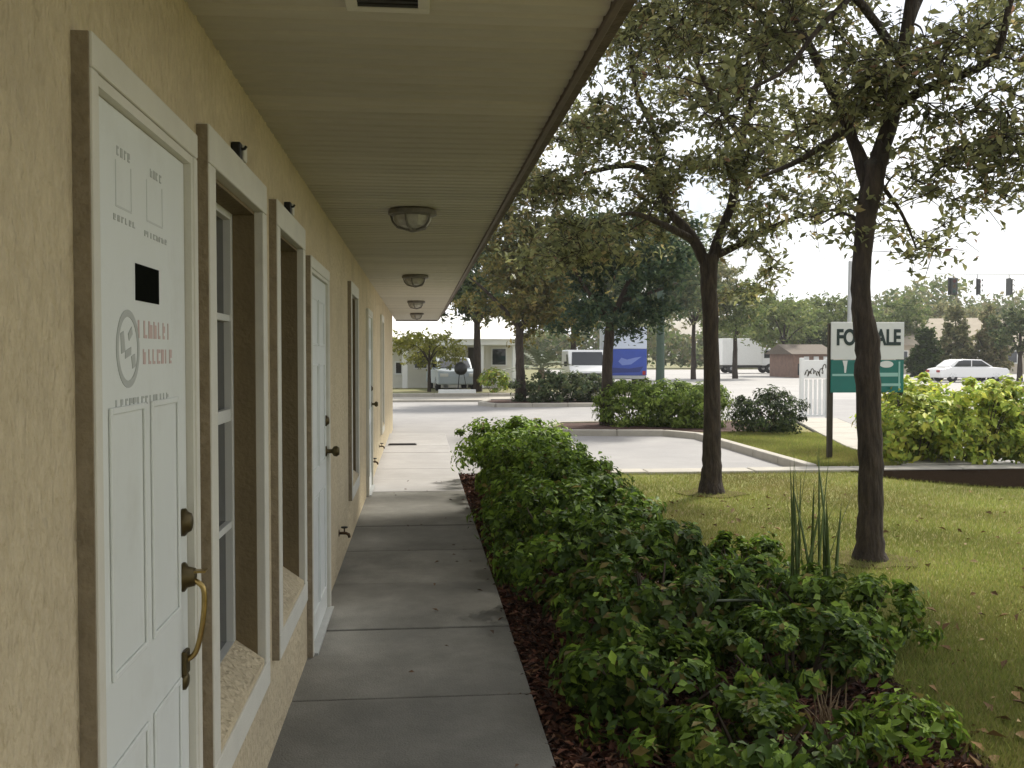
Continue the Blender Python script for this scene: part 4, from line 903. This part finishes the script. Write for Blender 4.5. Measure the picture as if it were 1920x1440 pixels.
# blue box truck: seen from behind, length along local y (front = +y)
tp_ = at(1172, 720, 50); tk = empty('box_truck', (tp_.x, 50, -.10), R(-8)); tag(tk, 'blue and pale white box truck parked behind the island hedge', 'truck')
MB().box((-1.12, 0, .62), (1.12, 4.6, 2.0)).build('cargo_box', 'truck_blue', tk, bevel=.03)
MB().box((-1.12, 0, 2.002), (1.12, 4.6, 3.15)).build('upper_box', 'truck_pale', tk, bevel=.05)
MB().profile([(4.62, .5), (6.5, .5), (6.55, 1.15), (6.2, 1.25), (5.8, 2.2), (4.62, 2.25)], 'x', -1.0, 1.0).build('cab', 'car_white', tk, bevel=.06)
MB().profile([(4.9, 1.35), (6.05, 1.35), (5.75, 2.05), (4.9, 2.05)], 'x', -1.012, 1.012).build('cab_window', 'car_glass', tk)
MB().box((-1.1, .05, .42), (1.1, 4.6, .60)).build('chassis', 'black_metal', tk); MB().box((-1.05, -.12, .45), (1.05, -.002, .62)).build('bumper', 'galvanised', tk, bevel=.02)
MB().profile([(-.15, 1.15), (.3, 1.2), (.85, 1.6), (.5, 1.55), (.1, 1.45), (-.2, 1.55), (-.35, 1.35)], 'y', -.014, -.001).build('swoosh', 'truck_mid', tk)
MB().profile([(-.9, .75), (.75, .8), (.95, 1.1), (.2, .98), (-.85, 1.05)], 'y', -.013, -.001).build('dark_band', 'truck_deep', tk)
for xk in (-.98, .98): MB().box((xk - .08, -.02, .66), (xk + .08, -.001, .86)).build('tail_lamp', 'lamp_red', tk)
for xk in (-.92, .92):
    for yk_ in (1.0, 5.5): wheel(tk, xk, yk_, .42, .26)
# white van, front towards the lot
def van(name, loc, rz, label, L=4.6, Wd=1.9, Hh=2.0, group=None):
    v = empty(name, loc, rz); tag(v, label, 'van', group); q = Wd / 2
    MB().profile([(0, .35), (L, .35), (L, Hh * .92), (L - .15, Hh), (1.35, Hh), (.62, Hh * .58), (.05, Hh * .47)], 'x', -q, q).build('body', 'car_white', v, bevel=.07)
    MB().add([(-q + .12, .70, Hh * .60), (q - .12, .70, Hh * .60), (q - .2, 1.22, Hh * .93), (-q + .2, 1.22, Hh * .93)], [(0, 1, 2, 3)]).add([(-q + .12, .66, Hh * .605), (q - .12, .66, Hh * .605), (q - .2, 1.19, Hh * .945), (-q + .2, 1.19, Hh * .945)], [(0, 1, 2, 3)]).build('windscreen', 'car_glass', v)
    for s in (-1, 1):
        MB().profile([(1.0, Hh * .60), (2.0, Hh * .60), (2.0, Hh * .88), (1.42, Hh * .88)], 'x', s * (q + .004) - .006, s * (q + .004) + .006).build('side_window', 'car_glass', v)
        MB().box((s * (q - .28) - .14, -.015, Hh * .36), (s * (q - .28) + .14, .04, Hh * .44)).build('headlight', 'lamp_clear', v, bevel=.02)
        MB().box((s * (q + .14) - .08, .95, Hh * .58), (s * (q + .14) + .08, 1.02, Hh * .70)).build('mirror', 'black_metal', v, bevel=.02)
        for yy_ in (.85, L - .9): wheel(v, s * (q - .12), yy_, .34, .24)
    MB().box((-q * .6, -.02, .62), (q * .6, .03, .80)).build('grille', 'black_metal', v); MB().box((-q + .04, -.07, .34), (q - .04, .03, .55)).build('bumper', 'galvanised', v, bevel=.04)
    return v
vp = at(1106, 720, 47); van('white_van', (vp.x, 47, -.10), R(-3), 'white van with dark windscreen left of the blue truck', Hh=1.95)
# white box truck far up the street, side on
wp = at(1395, 695, 88); wt = empty('delivery_truck', (wp.x - 2.4, 88, -.10), R(-90)); tag(wt, 'pale white box truck far up the street behind a forked tree', 'truck')
MB().box((-1.1, 0, .75), (1.1, 3.7, 3.2)).build('cargo_box', 'white_paint', wt, bevel=.04)
MB().profile([(3.72, .55), (5.3, .55), (5.35, 1.2), (5.0, 1.3), (4.6, 2.3), (3.72, 2.35)], 'x', -1.0, 1.0).build('cab', 'car_white', wt, bevel=.06)
MB().profile([(3.95, 1.4), (4.85, 1.4), (4.55, 2.1), (3.95, 2.1)], 'x', -1.012, 1.012).build('cab_window', 'car_glass', wt); MB().box((-1.0, .05, .5), (1.0, 5.0, .73)).build('chassis', 'black_metal', wt)
for xk in (-.9, .9):
    for yk_ in (.9, 4.5): wheel(wt, xk, yk_, .45, .26)
# sedans
def sedan(name, loc, rz, label, paint):
    c = empty(name, loc, rz); tag(c, label, 'car', None); q = .88
    MB().profile([(0, .28), (4.5, .28), (4.52, .62), (4.4, .86), (3.7, .93), (.75, .95), (.08, .82), (-.02, .55)], 'x', -q, q).build('body', paint, c, bevel=.06)
    MB().profile([(.55, .952), (3.55, .932), (2.75, 1.40), (1.55, 1.43), (1.15, 1.36)], 'x', -q + .13, q - .13).build('cabin', paint, c, bevel=.05)
    for s in (-1, 1):
        x_ = s * (q - .125)
        MB().profile([(.95, .98), (2.05, .98), (2.05, 1.36), (1.55, 1.36), (1.25, 1.30)], 'x', x_ - .008, x_ + .008).build('side_window', 'car_glass', c); MB().profile([(2.12, .98), (3.30, .98), (2.72, 1.34), (2.12, 1.36)], 'x', x_ - .008, x_ + .008).build('side_window', 'car_glass', c)
        for y_ in (.82, 3.62): wheel(c, s * (q - .10), y_, .31, .20)
        MB().box((s * .62 - .16, -.04, .62), (s * .62 + .16, .03, .76)).build('tail_lamp', 'lamp_red', c, bevel=.02); MB().box((s * .62 - .18, 4.44, .62), (s * .62 + .18, 4.54, .76)).build('headlight', 'lamp_clear', c, bevel=.02)
    MB().add([(-.68, 3.45, 1.0), (.68, 3.45, 1.0), (.60, 2.80, 1.385), (-.60, 2.80, 1.385)], [(0, 1, 2, 3)]).build('windscreen', 'car_glass', c, loc=(0, .02, .012))
    return c
cp = at(1812, 700, 58); sedan('parked_car', (cp.x - 2.2, 58, -.10), R(-90), 'white car on the street above the sunlit bushes', 'car_white')
cp = at(838, 735, 42.5); sedan('parked_car', (cp.x, 46.0, .05), R(186), 'pale blue grey car parked in front of the white building', 'car_blue')

# ================================================================== FAR BUILDINGS
fb = empty('white_building', (1.0, 46.5, 0.0)); tag(fb, 'low white building with columns beyond the parking lot', 'building')
def fx(x, Y=46.5): return at(x, 700, Y).x - 1.0
def fz(y, Y=46.5): return at(850, y, Y).z
EZ = 2.05
MB().box((fx(690), .6, 0), (fx(968), 7, EZ)).build('wall', 'cream_wall', fb); MB().box((fx(690), -1.1, EZ), (fx(975), 7.2, EZ + .28)).build('fascia', 'white_paint', fb, bevel=.03)
MB().profile([(-1.25, EZ + .282), (7.3, EZ + .282), (7.3, EZ + .8), (3.2, EZ + 1.55)], 'x', fx(688), fx(977)).build('roof', 'white_roof', fb)
for x_ in (760, 835, 900, 962): MB().box((fx(x_) - .12, -.9, 0), (fx(x_) + .12, -.66, EZ - .001)).build('column', 'white_paint', fb, bevel=.02)
def opening(nm, x0, x1, y0, y1):
    a, b, c, d = fx(x0), fx(x1), fz(y1), fz(y0); o = MB().box((a - .07, .555, c - .07), (b + .07, .599, d + .07)).build(nm, 'white_paint', fb); MB().box((a, .545, c), (b, .553, d)).build('pane', 'car_glass', o); return o
opening('window', 925, 950, 654, 684); opening('window', 778, 800, 660, 690); opening('window', 742, 752, 680, 700); MB().box((fx(879), .54, .02), (fx(895), .599, 1.95)).build('door', 'post_dark', fb)
bb = empty('kettle_drum', (at(864, 700, 40.2).x, 40.2, .05)); tag(bb, 'small round black drum on legs before the white building', 'drum')
MB().lathe([(.05, .72), (.18, .76), (.26, .88), (.27, 1.0), (.24, 1.12), (.14, 1.22), (.04, 1.25)], (0, 0, 0), 16).build('drum', 'black_metal', bb, smooth=True)
for k in range(3): MB().tube([(.12 * math.cos(2.1 * k), .12 * math.sin(2.1 * k), .78), (.26 * math.cos(2.1 * k), .26 * math.sin(2.1 * k), 0)], .015, 6).build('leg', 'black_metal', bb)
ws = empty('wheel_stop', (at(857, 735, 39.2).x, 39.2, .05)); tag(ws, 'white concrete block at the kerb before the white building', 'block'); MB().profile([(-.1, 0), (.1, 0), (.07, .16), (-.07, .16)], 'x', -.75, .75).build('block', 'white_paint', ws, bevel=.01)

tb_ = empty('tan_building', (at(1760, 700, 84).x, 84, -.1)); tag(tb_, 'wide tan building with long sloping roof behind the conical trees', 'building')
MB().box((-5.2, 0, 0), (16, 14, 2.6)).build('wall', 'tan_wall', tb_)
MB().add([(-6.0, -.8, 2.55), (16.6, -.8, 2.55), (13, 7, 5.4), (0.5, 7, 5.2), (16.6, 14.8, 2.55), (-6.0, 14.8, 2.55)], [(0, 1, 2, 3), (1, 4, 2), (4, 5, 3, 2), (5, 0, 3), (0, 5, 4, 1)]).build('roof', 'tan_roof', tb_)
for k in range(6): o = MB().box((-4.2 + k * 2.6, -.05, .9), (-2.9 + k * 2.6, -.001, 2.1)).build('window', 'white_paint', tb_); MB().box((-4.1 + k * 2.6, -.062, 1.0), (-3.0 + k * 2.6, -.052, 2.0)).build('pane', 'car_glass', o)
rb_ = empty('brick_building', (at(1525, 700, 70).x, 70, -.1)); tag(rb_, 'small red brick shop with pale lamps left of the sale sign', 'building')
MB().box((-1.5, 0, 0), (1.4, 5, 1.75)).build('wall', 'brick_red', rb_); MB().profile([(-.4, 1.752), (5.4, 1.752), (2.5, 2.5)], 'x', -1.8, 1.7).build('roof', 'roof_shingle', rb_)
for k in range(3): MB().box((-.75 + k * .75, -.06, 1.18), (-.35 + k * .75, -.002, 1.58)).build('sign_panel', 'sign_white', rb_, bevel=.02)
for k in range(2): MB().box((-1.2 + k * 1.35, -.04, .2), (-.2 + k * 1.35, -.002, 1.05)).build('window', 'car_glass', rb_)

# ================================================================== HAZE
hz = MB().box((-60, -18, -1.2), (150, 135, 12.5)).build('haze'); tag(hz, 'thin pale summer haze hanging over the far trees', 'haze', kind='stuff')
hm = bpy.data.materials.new('haze_air'); hm.use_nodes = True; hn = hm.node_tree; hn.nodes.remove(hn.nodes['Principled BSDF'])
hv = hn.nodes.new('ShaderNodeVolumePrincipled'); hv.inputs['Density'].default_value = 0.0005; hv.inputs['Color'].default_value = (0.95, 0.96, 0.97, 1); hv.inputs['Anisotropy'].default_value = 0.3
hn.links.new(hv.outputs['Volume'], hn.nodes['Material Output'].inputs['Volume']); hz.data.materials.append(hm)
